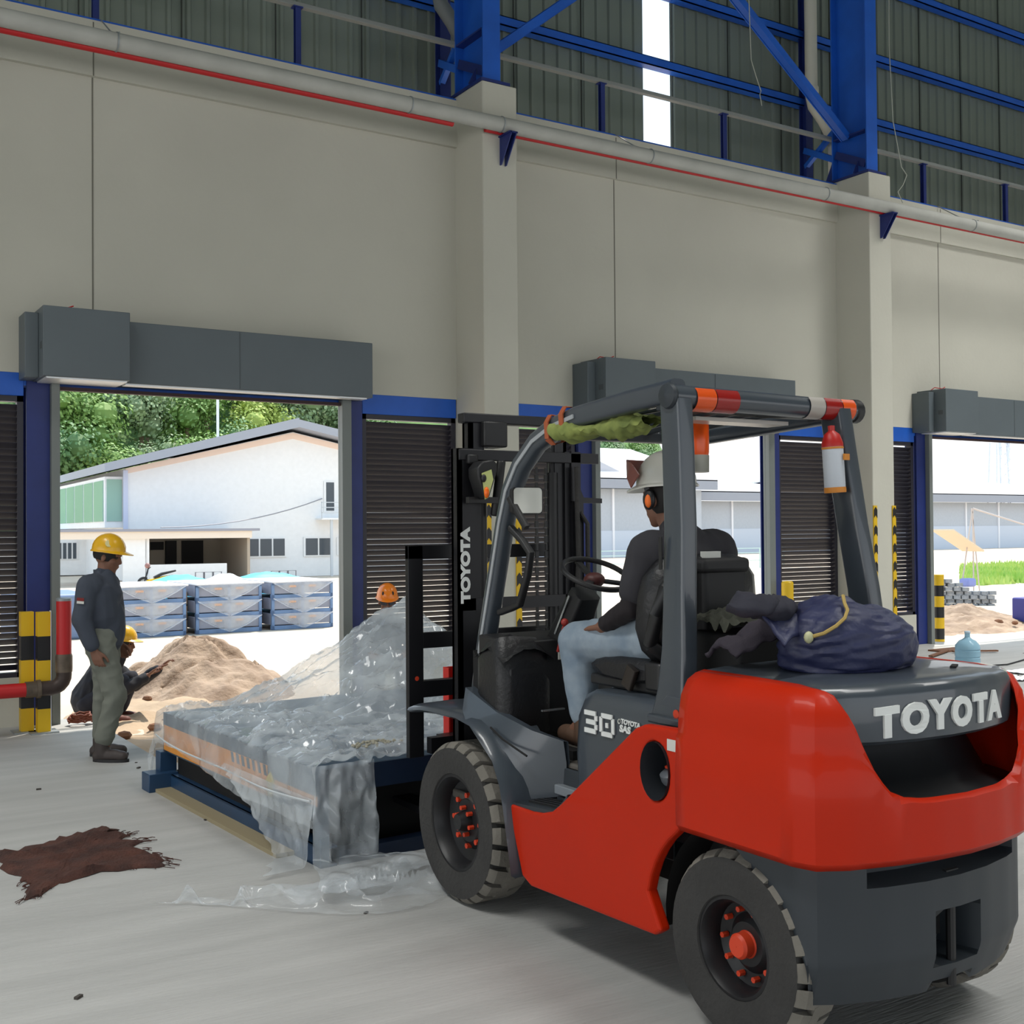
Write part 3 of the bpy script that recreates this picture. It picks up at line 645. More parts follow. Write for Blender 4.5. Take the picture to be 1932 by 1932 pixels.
B(M().tube([(px-.5, py, gz(py)), (px+.25, py, 2.3)], .025, 6).tube([(px+.25, py, gz(py)), (px+.27, py, 2.3)], .025, 6).tube([(px+.6, py, gz(py)), (px+.2, py, 2.3)], .025, 6).tube([(px+.27, py, 2.3), (px+3.4, py-1, 1.4)], .03, 6), 'pole', mat('rusty_pole', (200, 188, 182), .7), fr)
B(M().obox((px-.6, py, 1.15), (1.9, .9, .05), ry=.42), 'board', mat('pale_board', (226, 206, 178), .8), fr, smooth=False)
o = B(M().obox((px-.5, py-.3, -.35), (.5, .4, .3)), 'blue_sack', mat('sack_blue', (140, 150, 210), .7), bevel=.08, seg=3); tag(o, 'small pale blue sack under the pole frame', 'sack')
# striped bollard just outside the right doorway, kerb of the yard
def stripes(o_, x, y, r_, z0, z1, n, sq=False):
    h = (z1-z0)/n
    for i in range(n):
        m = M()
        if sq: m.box((x-r_, y-r_, z0+i*h), (x+r_, y+r_, z0+(i+1)*h))
        else: m.lathe([(r_, 0), (r_, h)], (x, y, z0+i*h), (0, 0, 1), 20, caps=True)
        B(m, 'yellow_band' if (i+n) % 2 else 'black_band', m_yel if (n-i) % 2 else m_blk, o_)
bo = root('bollard', (14.12, 10.75, -.05), 'round yellow and black bollard standing in the right doorway', 'bollard', 'striped bollards')
stripes(bo, 14.12, 10.75, .075, -.12, .96, 7)
bo = root('bollard', (10.7, 10.45, 0), 'short yellow post top showing above the blue bag', 'bollard')
B(M().lathe([(.075, 0), (.075, 1.06), (.06, 1.08), (.001, 1.085)], (10.72, 10.4, -.1), (0, 0, 1), 18, caps=True), 'post', m_yel, bo)
# car and fence in the far yard (middle doorway)
car = root('car', (50, 60, -1), 'white car parked far behind the driver', 'car')
B(M().prism([(-2, .25), (2, .25), (2.05, .8), (1.2, .95), (.6, 1.45), (-.9, 1.45), (-1.5, .95), (-2.05, .8)], 1, -.8, .8).xf(lambda v: v+Vector((50, 60, -1))), 'body', m_pap, car, bevel=.06)
B(M().prism([(-1.3, .97), (1.05, .97), (.55, 1.38), (-.85, 1.38)], 1, -.82, -.79).xf(lambda v: v+Vector((50, 60, -1))), 'window', m_win, car)
for dx in (-1.3, 1.3): B(M().lathe([(.1, -.1), (.31, -.1), (.31, .1), (.1, .1)], (50+dx, 59.25, -.7), (0, 1, 0), 16, caps=True), 'wheel', m_blk, car)
fn = root('wire_fence', (48, 55, -1), 'low pale fence in the far yard behind the driver', 'fence')
for i in range(8): B(M().tube([(42+i*2.2, 56, -1), (42+i*2.2, 56, .35)], .05, 6), 'fence_post', mat('pale_green_fence', (190, 215, 210), .6), fn)
for z in (-.5, 0, .3): B(M().box((42, 55.97, z), (57.4, 56.0, z+.05)), 'fence_rail', mat('pale_green_fence', (190, 215, 210), .6), fn, smooth=False)
# ------------------------------------------------------------ forklift truck
m_or = mat('orange_paint_gloss', (184, 36, 3), .42, coat=.08, spec=.2, var=.03, vscale=2)
m_gry = mat('charcoal_gloss_paint', (62, 69, 77), .3, coat=.35, var=.04, vscale=3)
m_gry2 = mat('charcoal_satin', (46, 52, 58), .45, var=.05, vscale=3)
m_mast = mat('mast_black', (26, 26, 30), .4, .2)
m_rub = mat('tyre_rubber', (52, 51, 50), .85, var=.12, vscale=6, bump=.3, bscale=40)
m_tread = mat('dusty_tread', (118, 114, 106), .95, var=.12, vscale=9, bump=.3, bscale=30)
m_plas = mat('black_plastic', (28, 28, 30), .45)
m_vin = mat('black_vinyl', (22, 22, 25), .42, bump=.15, bscale=60)
m_lett = mat('white_lettering', (225, 228, 226), .5)
m_lab = mat('white_sticker', (205, 206, 200), .5)
m_chrome = mat('bright_metal', (190, 194, 198), .25, .8)
XC = 3.19
fk = root('forklift', (XC, 3.7, 0), 'orange and charcoal counterbalance forklift lifting the wrapped leveler in the foreground', 'forklift')
def tyre(name, x0, w, y, r, rr, side):
    """tyre outer face at x0, width w into the truck (side=+1 inward +x)"""
    n = 23; m = M(); t = M(); c = (x0, y, r-.042)
    m.lathe([(rr, .03), (rr+.01, .008), (r*.80, 0), (r*.93, .004), (r-.022, .022), (r-.024, w/2), (r-.022, w-.022), (r*.93, w-.004), (rr+.01, w-.008), (rr, w-.03)], c, (side, 0, 0), 48)
    for i in range(n):       # lug blocks from both shoulders, staggered
        for sd in (0, 1):
            a0 = 2*PI*(i+.5*sd)/n; a1 = a0+2*PI/n*.74; xs = (.004, w*.60) if not sd else (w-.004, w*.40)
            pts = []
            for rad_, xx in ((r*.925, xs[0]), (r-.012, xs[0]+(.012 if not sd else -.012)), (r, xs[0]+(.03 if not sd else -.03)), (r, xs[1]), (r-.03, xs[1])):
                row = []
                for q in range(4):
                    a = a0+(a1-a0)*q/3 + (.10 if xx == xs[1] else 0)
                    row.append((x0+side*xx, y+rad_*math.cos(a), c[2]+rad_*math.sin(a)))
                pts.append(row)
            k = len(t.v)
            for row in pts: t.v += row
            for a in range(4):
                for b in range(3): t.f.append((k+a*4+b, k+a*4+b+1, k+a*4+b+5, k+a*4+b+4))
            t.f += [(k, k+4, k+8, k+12, k+16), (k+19, k+15, k+11, k+7, k+3)]
    wl = B(M().lathe([(.02, .075), (rr*.45, .075), (rr*.62, .10), (rr*.86, .085), (rr*.9, .03), (rr*.97, .012), (rr*1.04, .014), (rr*1.04, .05), (rr*.9, w*.8)], c, (side, 0, 0), 40), name, m_blk, fk, at=c)
    ty = B(m, 'tyre', m_rub, wl, at=c); tr = B(t, 'tread', m_tread, wl, at=c, ang=.4); tr['kind'] = 'stuff'
    return wl, c
mnut = mat('orange_wheel_nut', (205, 62, 30), .5)
def nuts(wl, c, R_, n, depth, side, s=.013, ph=0):
    for i in range(n):
        a = 2*PI*i/n+ph; p = (c[0]+side*(depth-.022), c[1]+R_*math.cos(a), c[2]+R_*math.sin(a))
        B(M().lathe([(.001, 0), (s, 0), (s, .025)], p, (side, 0, 0), 6), 'wheel_nut', mnut, wl, at=p, smooth=False)
wl, c = tyre('front_wheel', 2.602, .235, 4.605, .361, .212, 1)
nuts(wl, c, .115, 8, .09, 1); nuts(wl, c, .06, 6, .07, 1, .011, .3)
B(M().lathe([(.001, .02), (.035, .022), (.045, .05), (.05, .08)], c, (1, 0, 0), 20), 'hub', m_plas, wl, at=c)
wl, c = tyre('rear_wheel', 2.640, .20, 2.835, .314, .160, 1)
nuts(wl, c, .112, 10, .09, 1, .010)
B(M().lathe([(.001, .028), (.034, .028), (.042, .038), (.042, .07), (.05, .08), (.055, .10)], c, (1, 0, 0), 24), 'hub_cap', mnut, wl, at=c)
wl, c = tyre('front_wheel', 3.78, .235, 4.605, .361, .212, -1)
wl, c = tyre('rear_wheel', 3.74, .20, 2.835, .314, .160, -1)
B(M().tube([(2.8, 4.62, .352), (3.58, 4.62, .352)], .10, 16).tube([(2.75, 2.855, .305), (3.63, 2.855, .305)], .08, 16).box((2.95, 2.7, .22), (3.43, 3.0, .45)).box((2.9, 3.0, .30), (3.5, 4.8, .46)), 'axle', m_black, fk)
# left side panel (orange): step front, sloping sill, arch for the rear wheel; with filler hole
def sidepanel(X, s):
    out = [(4.17, .485), (4.15, .38), (4.08, .20), (4.02, .175), (3.22, .205), (3.18, .23)]
    for i in range(9):
        a = rad(200-i*9.5); out.append((2.86+.40*math.cos(rad(12+i*8.5))*1.0, .27+.40*math.sin(rad(12+i*8.5))))
    out = [p for p in out if not (p[0] < 3.045)]
    out += [(3.045, .645), (3.045, .955), (3.27, .945), (3.32, .925), (3.80, .555), (3.86, .515), (3.93, .495), (4.0, .487)]
    m = M()
    # ring hole at filler
    hole = [(3.205+.078*math.cos(2*PI*i/24), .79+.105*math.sin(2*PI*i/24)) for i in range(24)]
    import bmesh
    bm = bmesh.new(); ov = [bm.verts.new((0, a, b)) for a, b in out]; hv = [bm.verts.new((0, a, b)) for a, b in hole]
    es = [bm.edges.new((ov[i], ov[(i+1) % len(ov)])) for i in range(len(ov))]
    if s > 0: es += [bm.edges.new((hv[i], hv[(i+1) % 24])) for i in range(24)]
    bmesh.ops.triangle_fill(bm, edges=es, use_beauty=True, use_dissolve=False)
    bm.verts.ensure_lookup_table(); bm.verts.index_update()
    k = [(X, v.co.y, v.co.z) for v in bm.verts]; f = [tuple(v.index for v in fc.verts) for fc in bm.faces]
    bm.free(); m.add(k, f)
    return m, hole, out
sp, hole, out = sidepanel(2.66, 1)
o = B(sp, 'side_panel', m_or, fk, smooth=False); q = o.modifiers.new('s', 'SOLIDIFY'); q.thickness = .05; q.offset = 0; q = o.modifiers.new('b', 'BEVEL'); q.width = .012; q.segments = 3; q.limit_method = 'ANGLE'; q.angle_limit = rad(50)
sp2, _, _ = sidepanel(3.72, -1); B(sp2, 'side_panel', m_or, fk, smooth=False, solid=.05)
fil = B(M().rings([[(2.63, a, b) for a, b in hole], [(2.70, a*.97+3.205*.03, b*.97+.79*.03) for a, b in hole], [(2.78, a*.9+3.205*.1, b*.9+.79*.1) for a, b in hole]], caps=False), 'filler_recess', mat('recess_plastic', (46, 49, 54), .35), fk)
B(M().box((2.775, 3.1, .66), (2.79, 3.31, .92)), 'recess_back', m_black, fil, smooth=False)
B(M().lathe([(.04, 0), (.045, .012), (.045, .035), (.03, .045)], (2.72, 3.20, .745), (-.35, 0, 1), 20, caps=True).lathe([(.05, -.03), (.05, -.02)], (2.74, 3.195, .755), (-.35, 0, 1), 20, caps=True), 'filler_cap', mat('cap_grey', (92, 96, 102), .35), fil)
B(M().obox((2.71, 3.20, .797), (.03, .05, .012), ry=-.3), 'cap_grip', mnut, fil, bevel=.004)
B(M().box((2.633, 3.075, .875), (2.636, 3.135, .915)), 'sticker', m_lab, fk, smooth=False)
# floor plate, step treads, sills
B(M().box((2.68, 3.70, .40), (3.70, 4.75, .44)).box((2.84, 3.30, .44), (3.54, 4.75, .66)), 'floor_plate', mat('floor_grey', (86, 82, 76), .8, var=.15, vscale=5), fk, bevel=.01)
st = B(M().prism([(4.17, .47), (4.17, .492), (3.86, .515), (3.80, .56), (3.76, .60), (3.76, .5)], 0, 2.645, 2.86), 'step', m_gry2, fk, smooth=False)
for i in range(6): B(M().obox((2.70+i*.027, 3.985, .507), (.012, .26, .014), rx=-.075), 'step_rib', m_plas, st, smooth=False)
for z, x in ((.62, 2.84), (.55, 2.80)): B(M().box((x-.012, 3.35, z-.02), (x+.03, 4.06, z+.02)), 'sill_trim', mat('grey_sill', (128, 134, 140), .35), fk, bevel=.004)
B(M().box((2.80, 3.3, .42), (2.86, 4.06, .52)).box((2.82, 3.3, .5), (2.88, 4.06, .64)), 'sill', m_gry2, fk, bevel=.006)
# front fender: arch over the front wheel plus toe board cowl
def arch(x0, x1, r0_, r1_, a0, a1, cy=4.62, cz=.352, n=18):
    m = M(); rs = []
    for i in range(n+1):
        a = rad(a0+(a1-a0)*i/n); c_, s_ = math.cos(a), math.sin(a)
        rs.append([(x0, cy+r0_*c_, cz+r0_*s_), (x1, cy+r0_*c_, cz+r0_*s_), (x1, cy+r1_*c_, cz+r1_*s_), (x0, cy+r1_*c_, cz+r1_*s_)])
    return m.rings(rs)
fe = M()
prof = [(5.05, .775), (4.92, .792), (4.78, .80), (4.58, .80), (4.44, .78), (4.34, .735), (4.26, .66), (4.20, .56), (4.17, .46), (4.14, .33), (4.11, .20)]
rs = [[(2.60, y, z), (2.61, y, z+.012), (2.66, y-.01, z+.028), (2.88, y-.02, z+.035), (2.88, y-.02, z+.005), (2.62, y-.0, z-.012)] for y, z in prof]
fe.rings(rs)
fend = B(fe, 'front_fender', m_gry, fk, ang=.9)
B(M().rings([[(2.61, 4.50, .80), (2.64, 4.26, .60), (2.72, 4.18, .49), (2.83, 4.03, .52)], [(2.63, 4.56, .835), (2.66, 4.26, .72), (2.75, 4.15, .66), (2.825, 4.02, .66)], [(2.67, 4.60, .93), (2.69, 4.36, .845), (2.75, 4.17, .785), (2.81, 4.02, .755)], [(2.72, 4.60, .93), (2.73, 4.36, .845), (2.78, 4.17, .785), (2.835, 4.02, .75)], [(2.74, 4.60, .8), (2.76, 4.36, .7), (2.80, 4.17, .6), (2.85, 4.02, .54)]], closed=False), 'fender_cowl', m_gry, fk, ang=.9)
B(M().tube([(2.645, 4.34, .785), (2.652, 4.25, .745), (2.69, 4.12, .69)], .005, 6), 'cowl_groove', m_black, fk)
B(M().box((2.88, 4.05, .60), (2.94, 4.60, .70)).prism([(4.6, .70), (4.75, .70), (4.75, 1.08), (4.6, .95)], 0, 2.80, 3.66), 'toe_board', m_black, fk, smooth=False)
B(M().rings([[(3.52, y, z), (3.53, y, z+.012), (3.74, y-.01, z+.028), (3.78, y-.02, z+.015), (3.78, y-.02, z-.005), (3.52, y-.0, z-.012)] for y, z in prof]), 'front_fender', m_gry, fk, ang=.9)
# engine hood / seat base with lettering
hb = [(3.93, .56), (3.945, .74), (3.93, .90), (3.89, .965), (3.82, .995), (3.36, 1.0), (3.2, .985), (3.2, .56)]
B(M().rings([[(x, y, z) for y, z in [(a if a < 3.3 else a-dy, b-dz) for a, b in hb]] for x, dy, dz in ((2.80, .05, .06), (2.812, .02, .022), (2.84, 0, 0), (3.55, 0, 0), (3.58, .03, .03))]), 'engine_hood', m_gry, fk, ang=.8)
B(M().box((2.97, 3.52, .999), (3.13, 3.66, 1.003)), 'sticker', m_lab, fk, smooth=False)
def sidetext(s, size, y, z, x, off=0, mt=None, tilt=-.02, name='lettering', sx=1.0, ext=.002):
    m = place(text(s, size, ext, off, sx), (x, y, z), (-.03, -1, tilt), (.10, 0, 1)); return B(m, name, mt or m_lett, fk, smooth=False)
nb = M()
def pth(pts): nb.sweep([(2.796+.05*z*0, 3.845-y, .824+z) for y, z in pts], .004, .019, up=(0, .001, 1)) if False else [nb.box((2.792, 3.845-max(a[0], c_[0])-(.0095 if abs(a[0]-c_[0]) < .001 else 0), .824+min(a[1], c_[1])-(.0095 if abs(a[1]-c_[1]) < .001 else 0)), (2.798, 3.845-min(a[0], c_[0])+(.0095 if abs(a[0]-c_[0]) < .001 else 0), .824+max(a[1], c_[1])+(.0095 if abs(a[1]-c_[1]) < .001 else 0))) for a, c_ in zip(pts, pts[1:])]
pth([(0, .080), (.077, .080)]); pth([(.078, .072), (.078, .052)]); pth([(.012, .044), (.077, .044)]); pth([(.078, .036), (.078, .016)]); pth([(0, .008), (.077, .008)])
pth([(.115, .080), (.187, .080)]); pth([(.115, .008), (.187, .008)]); pth([(.112, .014), (.112, .074)]); pth([(.190, .014), (.190, .074)]); pth([(.142, .044), (.160, .044)])
B(nb, 'number', m_lett, fk, smooth=False)
sidetext('TOYOTA', .026, 3.545, .895, 2.796, .001, sx=1.15)
sidetext('SAS', .036, 3.575, .868, 2.793, .0015, sx=1.25)
B(M().lathe([(.006, 0), (.010, .0), (.010, .002)], (2.797, 3.618, .895), (-1, 0, .1), 16), 'emblem', m_lab, fk, smooth=False)
# counterweight ------------------------------------------------
def plan(inset=0.0, back=3.05, ry=0.0):
    """horizontal outline, left front -> rear -> right front"""
    hw = .56-inset; pts = [(-hw, back), (-hw, 2.80), (-hw, 2.64), (-hw, 2.53), (-hw+.02, 2.465), (-hw+.10, 2.42)]
    rear = [(-.30, 2.375), (-.15, 2.345), (0, 2.335)]
    right = [(.30, 2.375), (.42, 2.415), (.50, 2.475), (.54, 2.56), (hw-.005, 2.66), (hw, 2.80), (hw, back)]
    pts = pts+rear[:-1]+[(0, 2.335), (.15, 2.345)]+right
    return [(XC+x, y+ry+(inset if 0 else 0)+(inset*.9 if y < 2.7 else 0)) for x, y in pts]
def dens(pts, k=5):
    out = []
    for i in range(len(pts)-1):
        for j in range(k): out.append(tuple(pts[i][d]+(pts[i+1][d]-pts[i][d])*j/k for d in (0, 1)))
    out.append(pts[-1]); return out
def ztop(x, y):
    d = abs(x-XC)*(1.07 if x > XC else 1)
    if y > 2.60: return 1.125
    tab = [(0, .772), (.20, .775), (.27, .785), (.33, .81), (.385, .87), (.43, .96), (.47, 1.05), (.51, 1.11), (.56, 1.125)]
    for (a, za), (b, zb) in zip(tab, tab[1:]):
        if d <= b: return za+(zb-za)*(d-a)/(b-a)
    return 1.125
cwm = M(); cols_ = []
base_p = dens(plan(0), 5)
for i, (x, y) in enumerate(base_p):
    zt = ztop(x, y); col_ = []
    # section: bottom edge, straight flank, groove line at .925, inset shoulder, rounded top
    tocx = Vector((XC-x, max(0, 2.9-y), 0)); tocx = tocx.normalized() if tocx.length > 0 else Vector((1, 0, 0))
    PR = ((.64, .012), (.652, 0), (.80, 0), (.925, .004), (.94, .014), (1.0, .018), (1.07, .03), (1.105, .05), (1.118, .075), (1.125, .11))
    for z, ins in PR:
        zz = min(z, zt)
        if zt < z:
            for (za, ia), (zb, ib) in zip(PR, PR[1:]):
                if za <= zt <= zb: ins = ia+(ib-ia)*(zt-za)/(zb-za)+.0004*(z-zt); zz = zt
        col_.append((x+tocx.x*ins, y+tocx.y*ins, zz))
    cols_.append(col_)
cwm.rings(cols_, closed=False)
cw = B(cwm, 'counterweight_cover', m_or, fk, ang=.7); q = cw.modifiers.new('s', 'SOLIDIFY'); q.thickness = .035; q.offset = -1 
# closed front face with the rounded shoulder seen beside the pillar
for s_ in (-1, 1):
    x0, x1 = XC+s_*.56, XC+s_*.40
    B(M().box((x0-.0*s_, 3.03, .645), (x1, 3.05, .94)).prism([(x0+(-s_)*.016, .94), (x0-s_*.03, 1.07), (x0-s_*.08, 1.118), (x1, 1.12), (x1, .94)], 1, 3.0, 3.04), 'front_closure', m_or, fk, smooth=False)
# mouth recess: dark scoop between the cover and the hood lip
mo = M(); rr_ = dens(plan(.03), 4); rr_ = [p for p in rr_ if p[1] < 2.60]
mo.rings([[(x, y, .775) for x, y in rr_], [(XC+(x-XC)*.92, y+.10, .80) for x, y in rr_], [(XC+(x-XC)*.9, y+.22, .98) for x, y in rr_], [(XC+(x-XC)*.9, y+.2, 1.1) for x, y in rr_]], closed=False)
B(mo, 'radiator_scoop', mat('scoop_black', (22, 24, 28), .5), fk, ang=.8)
B(M().box((2.85, 2.62, .80), (3.53, 2.65, 1.08)), 'radiator_grille', m_black, fk, smooth=False)
# hood lid
lid = M(); lp = [p for p in dens(plan(.045), 5)]
def inset_p(p, k, dz): return (XC+(p[0]-XC)*(1-k), p[1]+(k*.35 if p[1] < 2.7 else 0), dz)
lid.rings([[(x, y+.02, max(.972, min(1.11, ztop(x, y)+.05)) if y < 2.62 else 1.10) for x, y in lp], [(x, y, max(.985, min(1.115, ztop(x, y)+.055)) if y < 2.62 else 1.11) for x, y in lp], [(x, y, max(1.02, min(1.118, ztop(x, y)+.06)) if y < 2.62 else 1.115) for x, y in lp],
           [(x, y+.004, 1.12) for x, y in lp], [inset_p(p, .025, 1.143) for p in lp], [inset_p(p, .07, 1.155) for p in lp], [inset_p(p, .3, 1.163) for p in lp], [inset_p(p, .7, 1.166) for p in lp], [inset_p(p, .99, 1.167) for p in lp]], closed=False)
lid_o = B(lid, 'hood_lid', m_gry, fk, ang=.9)
B(M().box((2.82, 3.0, 1.06), (3.56, 3.12, 1.14)).box((2.72, 2.9, 1.0), (3.66, 3.06, 1.12)), 'hood_bridge', m_gry, fk, bevel=.01)
B(M().sweep([(3.42, 2.55, 1.166), (3.50, 2.60, 1.164)], .02, .006), 'lid_slot', m_black, fk)
# lettering wrapped round the rear lip
def rear_y(x):
    pts = plan(.045)
    for (a, ya), (b, yb) in zip(pts, pts[1:]):
        if a <= x <= b and b > a: return ya+(yb-ya)*(x-a)/(b-a)
    return 2.5
tm = text('TOYOTA', .124, .004, .007, 1.0, 1.25)
ws = max(v[0] for v in tm.v)
tm.xf(lambda v: Vector((XC-.018+v.x/ws*.312, rear_y(XC-.018+v.x/ws*.312)-.003-v.z, 1.05+v.y*.98-.02*max(0, (-.3-v.x/ws)))))
B(tm, 'lettering', m_lett, fk, smooth=False)
# lower counterweight, charcoal
lw = M(); base_l = dens(plan(.03), 4); n_ = len(base_l)
def lower(u, v):
    z = .175+(.64-.175)*v
    i = u*(n_-1); a = int(i); f = i-a; p = base_l[a]; p2 = base_l[min(a+1, n_-1)]
    x, y = p[0]+(p2[0]-p[0])*f, p[1]+(p2[1]-p[1])*f
    lim = {0: 2.47, .25: 2.50, .5: 2.56, .75: 2.66, 1: 2.90}
    ym = 2.50+.40*v**2.2
    if y > ym: y = ym
    if z < .3 and y < 2.6: y += (.3-z)*.35
    sx_ = 1-(.05*(.3-z)/.13 if z < .3 else 0)
    d = abs(x-XC)
    # recessed band under the orange cover in the middle and the tow-pin pocket
    if v > .80 and d < .34: y += .10
    if .18 < v < .56 and d < .085: y += .14
    if v < .06 and d < .11: z += .035
    return (XC+(x-XC)*sx_, y, z)
lw.grid(n_-1, 28, lower)
B(lw, 'lower_counterweight', m_gry2, fk, ang=.5)
B(M().prism([(2.62, .19), (2.9, .5), (2.95, .64), (2.62, .64)], 0, 2.78, 3.60), 'counterweight_core', m_black, fk, smooth=False)
B(M().tube([(XC-.0, 2.40, .18), (XC-.0, 2.40, .52)], .016, 10).tube([(XC-.03, 2.40, .54), (XC+.03, 2.40, .54)], .012, 8), 'tow_pin', m_plas, fk)
# wheel-house, chassis darkness
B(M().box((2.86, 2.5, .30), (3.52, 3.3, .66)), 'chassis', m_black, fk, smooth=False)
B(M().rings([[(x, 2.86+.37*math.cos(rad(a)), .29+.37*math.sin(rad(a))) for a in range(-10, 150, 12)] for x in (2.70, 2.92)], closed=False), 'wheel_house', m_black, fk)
B(M().tube([(3.64, 2.62, .70), (3.76, 2.60, .62), (3.765, 2.60, .5)], .018, 8), 'exhaust_tip', m_galv, fk)
# ---- overhead guard
gp = [(4.80, .80), (4.73, 1.10), (4.62, 1.45), (4.55, 1.68), (4.49, 1.83), (4.40, 1.945), (4.27, 2.04), (4.12, 2.095), (3.95, 2.125), (3.6, 2.155), (3.32, 2.17)]
for x, dx in ((2.86, -.0),):
    B(M().sweep([(x+dx*(2.17-z), y, z) for y, z in gp], .075, [.085]*4+[.09]*7, up=(0, 1, .2), rnd=.022), 'front_pillar', m_gry, fk, ang=.9)
    B(M().sweep([(x-.041 if x < 3 else x+.041, y-.01, z) for y, z in gp[:9]], .006, .018, up=(0, 1, .2)), 'pillar_channel', mat('bright_edge', (160, 164, 168), .35), fk)
for x, s_ in ((2.84, -1), (3.70, 1)):
    rp_ = [(x, 3.31, 2.13), (x-.0, 3.30, 1.95), (x+s_*.005, 3.285, 1.65), (x+s_*.02, 3.275, 1.4), (x+s_*.025, 3.275, 1.2), (x+s_*.03, 3.285, 1.05), (x+s_*.035, 3.29, .94)]
    if s_ > 0: rp_ = [(a+.03*(2.13-c), b-.09*(2.13-c), c) for a, b, c in rp_]
    B(M().sweep(rp_, .075, [.115, .115, .115, .12, .13, .15, .21], up=(0, 1, 0), rnd=.015), 'rear_pillar', m_gry, fk, ang=.9)
    if s_ < 0:
        B(M().box((x-.10, 3.10, .93), (x+.02, 3.38, .962)).prism([(3.12, .93), (3.42, .93), (3.30, 1.04), (3.14, 1.04)], 0, x-.07, x-.045), 'pillar_foot', m_gry, fk, bevel=.008)
        for yy in (3.24, 3.13): B(M().lathe([(.001, .004), (.016, .003), (.016, 0)], (x-.073, yy, .975), (-1, 0, 0), 12), 'bolt', mnut if yy > 3.2 else m_black, fk)
        B(M().sweep([(x-.065, 3.33, 1.62), (x-.065, 3.33, 1.50)], .004, .018, up=(0, 1, 0)), 'scuff', m_plas, fk, smooth=False)
rb = B(M().tube([(2.80, 3.305, 2.145), (3.79, 3.305, 2.135)], .044, 20), 'rear_crossbar', m_gry, fk)
B(M().lathe([(.043, -.01), (.05, 0), (.05, .03), (.038, .045), (.001, .05)], (3.79, 3.305, 2.135), (1, 0, 0), 18), 'end_cap', m_plas, fk)
B(M().lathe([(.046, -.01), (.05, 0), (.045, .012), (.001, .02)], (2.80, 3.305, 2.145), (-1, 0, 0), 18), 'end_cap', m_gry2, fk)
m_amb = mat('amber_lens', (226, 84, 20), .25); m_red = mat('red_lens', (150, 22, 18), .25); m_clr = mat('clear_lens', (172, 166, 158), .3)
for a, b, mt_ in ((2.90, 3.00, m_amb), (3.00, 3.12, m_red), (3.50, 3.59, m_clr), (3.59, 3.69, m_red), (3.69, 3.77, m_amb)):
    B(M().rings([[(x, 3.305+.049*math.cos(rad(t)), 2.14+.049*math.sin(rad(t))) for t in range(130, 300, 17)] for x in (a+.002, b-.002)], closed=False), 'lamp_lens', mt_, fk)
B(M().sweep([(3.70, 3.30, 2.12), (3.69, 3.7, 2.10), (3.66, 4.05, 2.08), (3.58, 4.17, 2.06)], .07, .075, rnd=.02), 'roof_side_beam', m_gry, fk)
B(M().box((2.84, 4.10, 2.045), (3.62, 4.17, 2.09)), 'roof_crossbar', m_gry2, fk, bevel=.008)
B(M().box((2.84, 3.36, 2.10), (3.70, 3.43, 2.14)), 'roof_crossbar', m_gry2, fk, bevel=.008)
for i in range(7):
    x = 2.96+i*.098; B(M().sweep([(x, 4.13, 2.10), (x, 3.8, 2.135), (x, 3.34, 2.15)], .022, .055, rnd=.006), 'roof_bar', m_gry2, fk)
B(M().box((3.0, 3.38, 2.07), (3.5, 3.50, 2.085)), 'roof_plate', m_clr, fk, smooth=False)
for y in (4.13, 4.02):   # copper straps
    z = 2.10+.0*(4.1-y)+(.02 if y < 4.05 else -.006)
    B(M().sweep([(2.815, y, z-.05), (2.81, y, z+.02), (2.83, y, z+.052), (2.89, y, z+.052), (2.905, y, z+.0), (2.90, y, z-.06), (2.84, y-.01, z-.075), (2.815, y, z-.05)], .03, .006, up=(1, 0, .01)), 'copper_strap', mat('copper_strap', (176, 92, 56), .4, .2), fk)
# ---- mast
mm = m_mast
def chan(x0, x1, y0, y1, z0, z1, t=.02, op=1):
    m = M().box((x0, y0, z0), (x1, y0+t, z1)).box((x0, y1-t, z0), (x1, y1, z1))
    xa = x0 if op > 0 else x1-t
    return m.box((xa, y0, z0), (xa+t, y1, z1))
for s_, x in ((-1, 2.86), (1, 3.60)):
    x0, x1 = (x, x+.095) if s_ < 0 else (x-.095, x)
    B(chan(x0, x1, 4.98, 5.055, .10, 2.06, op=-s_), 'outer_mast_rail', mm, fk, smooth=False)
    B(chan(x0+(.075 if s_ < 0 else -.055), x1+(.055 if s_ < 0 else -.075), 4.995, 5.07, .12, 2.22, op=-s_), 'inner_mast_rail', mm, fk, smooth=False)
    lx = x+(.15 if s_ < 0 else -.15)
    B(M().tube([(lx, 5.02, .2), (lx, 5.02, 1.95)], .032, 14).tube([(lx, 5.02, 1.9), (lx, 5.02, 2.2)], .02, 12), 'lift_cylinder', m_plas, fk)
B(M().box((2.86, 4.97, 2.0), (3.72, 5.0, 2.055)), 'outer_crossmember', mm, fk, bevel=.004)
B(M().box((2.90, 4.99, 2.19), (3.62, 5.06, 2.24)), 'top_crossmember', mm, fk, bevel=.006)
B(M().box((2.86, 4.98, 1.25), (3.60, 5.0, 1.31)).box((2.86, 4.98, .75), (3.60, 5.0, .85)), 'lower_crossmember', mm, fk, smooth=False)
B(M().prism([(3.54, 1.79), (3.74, 1.79), (3.74, 1.815), (3.62, 1.82), (3.60, 1.86), (3.60, 2.06), (3.54, 2.06)], 1, 4.97, 5.0).box((3.54, 4.96, 1.30), (3.61, 5.0, 1.80)), 'hose_guide', mm, fk, smooth=False)
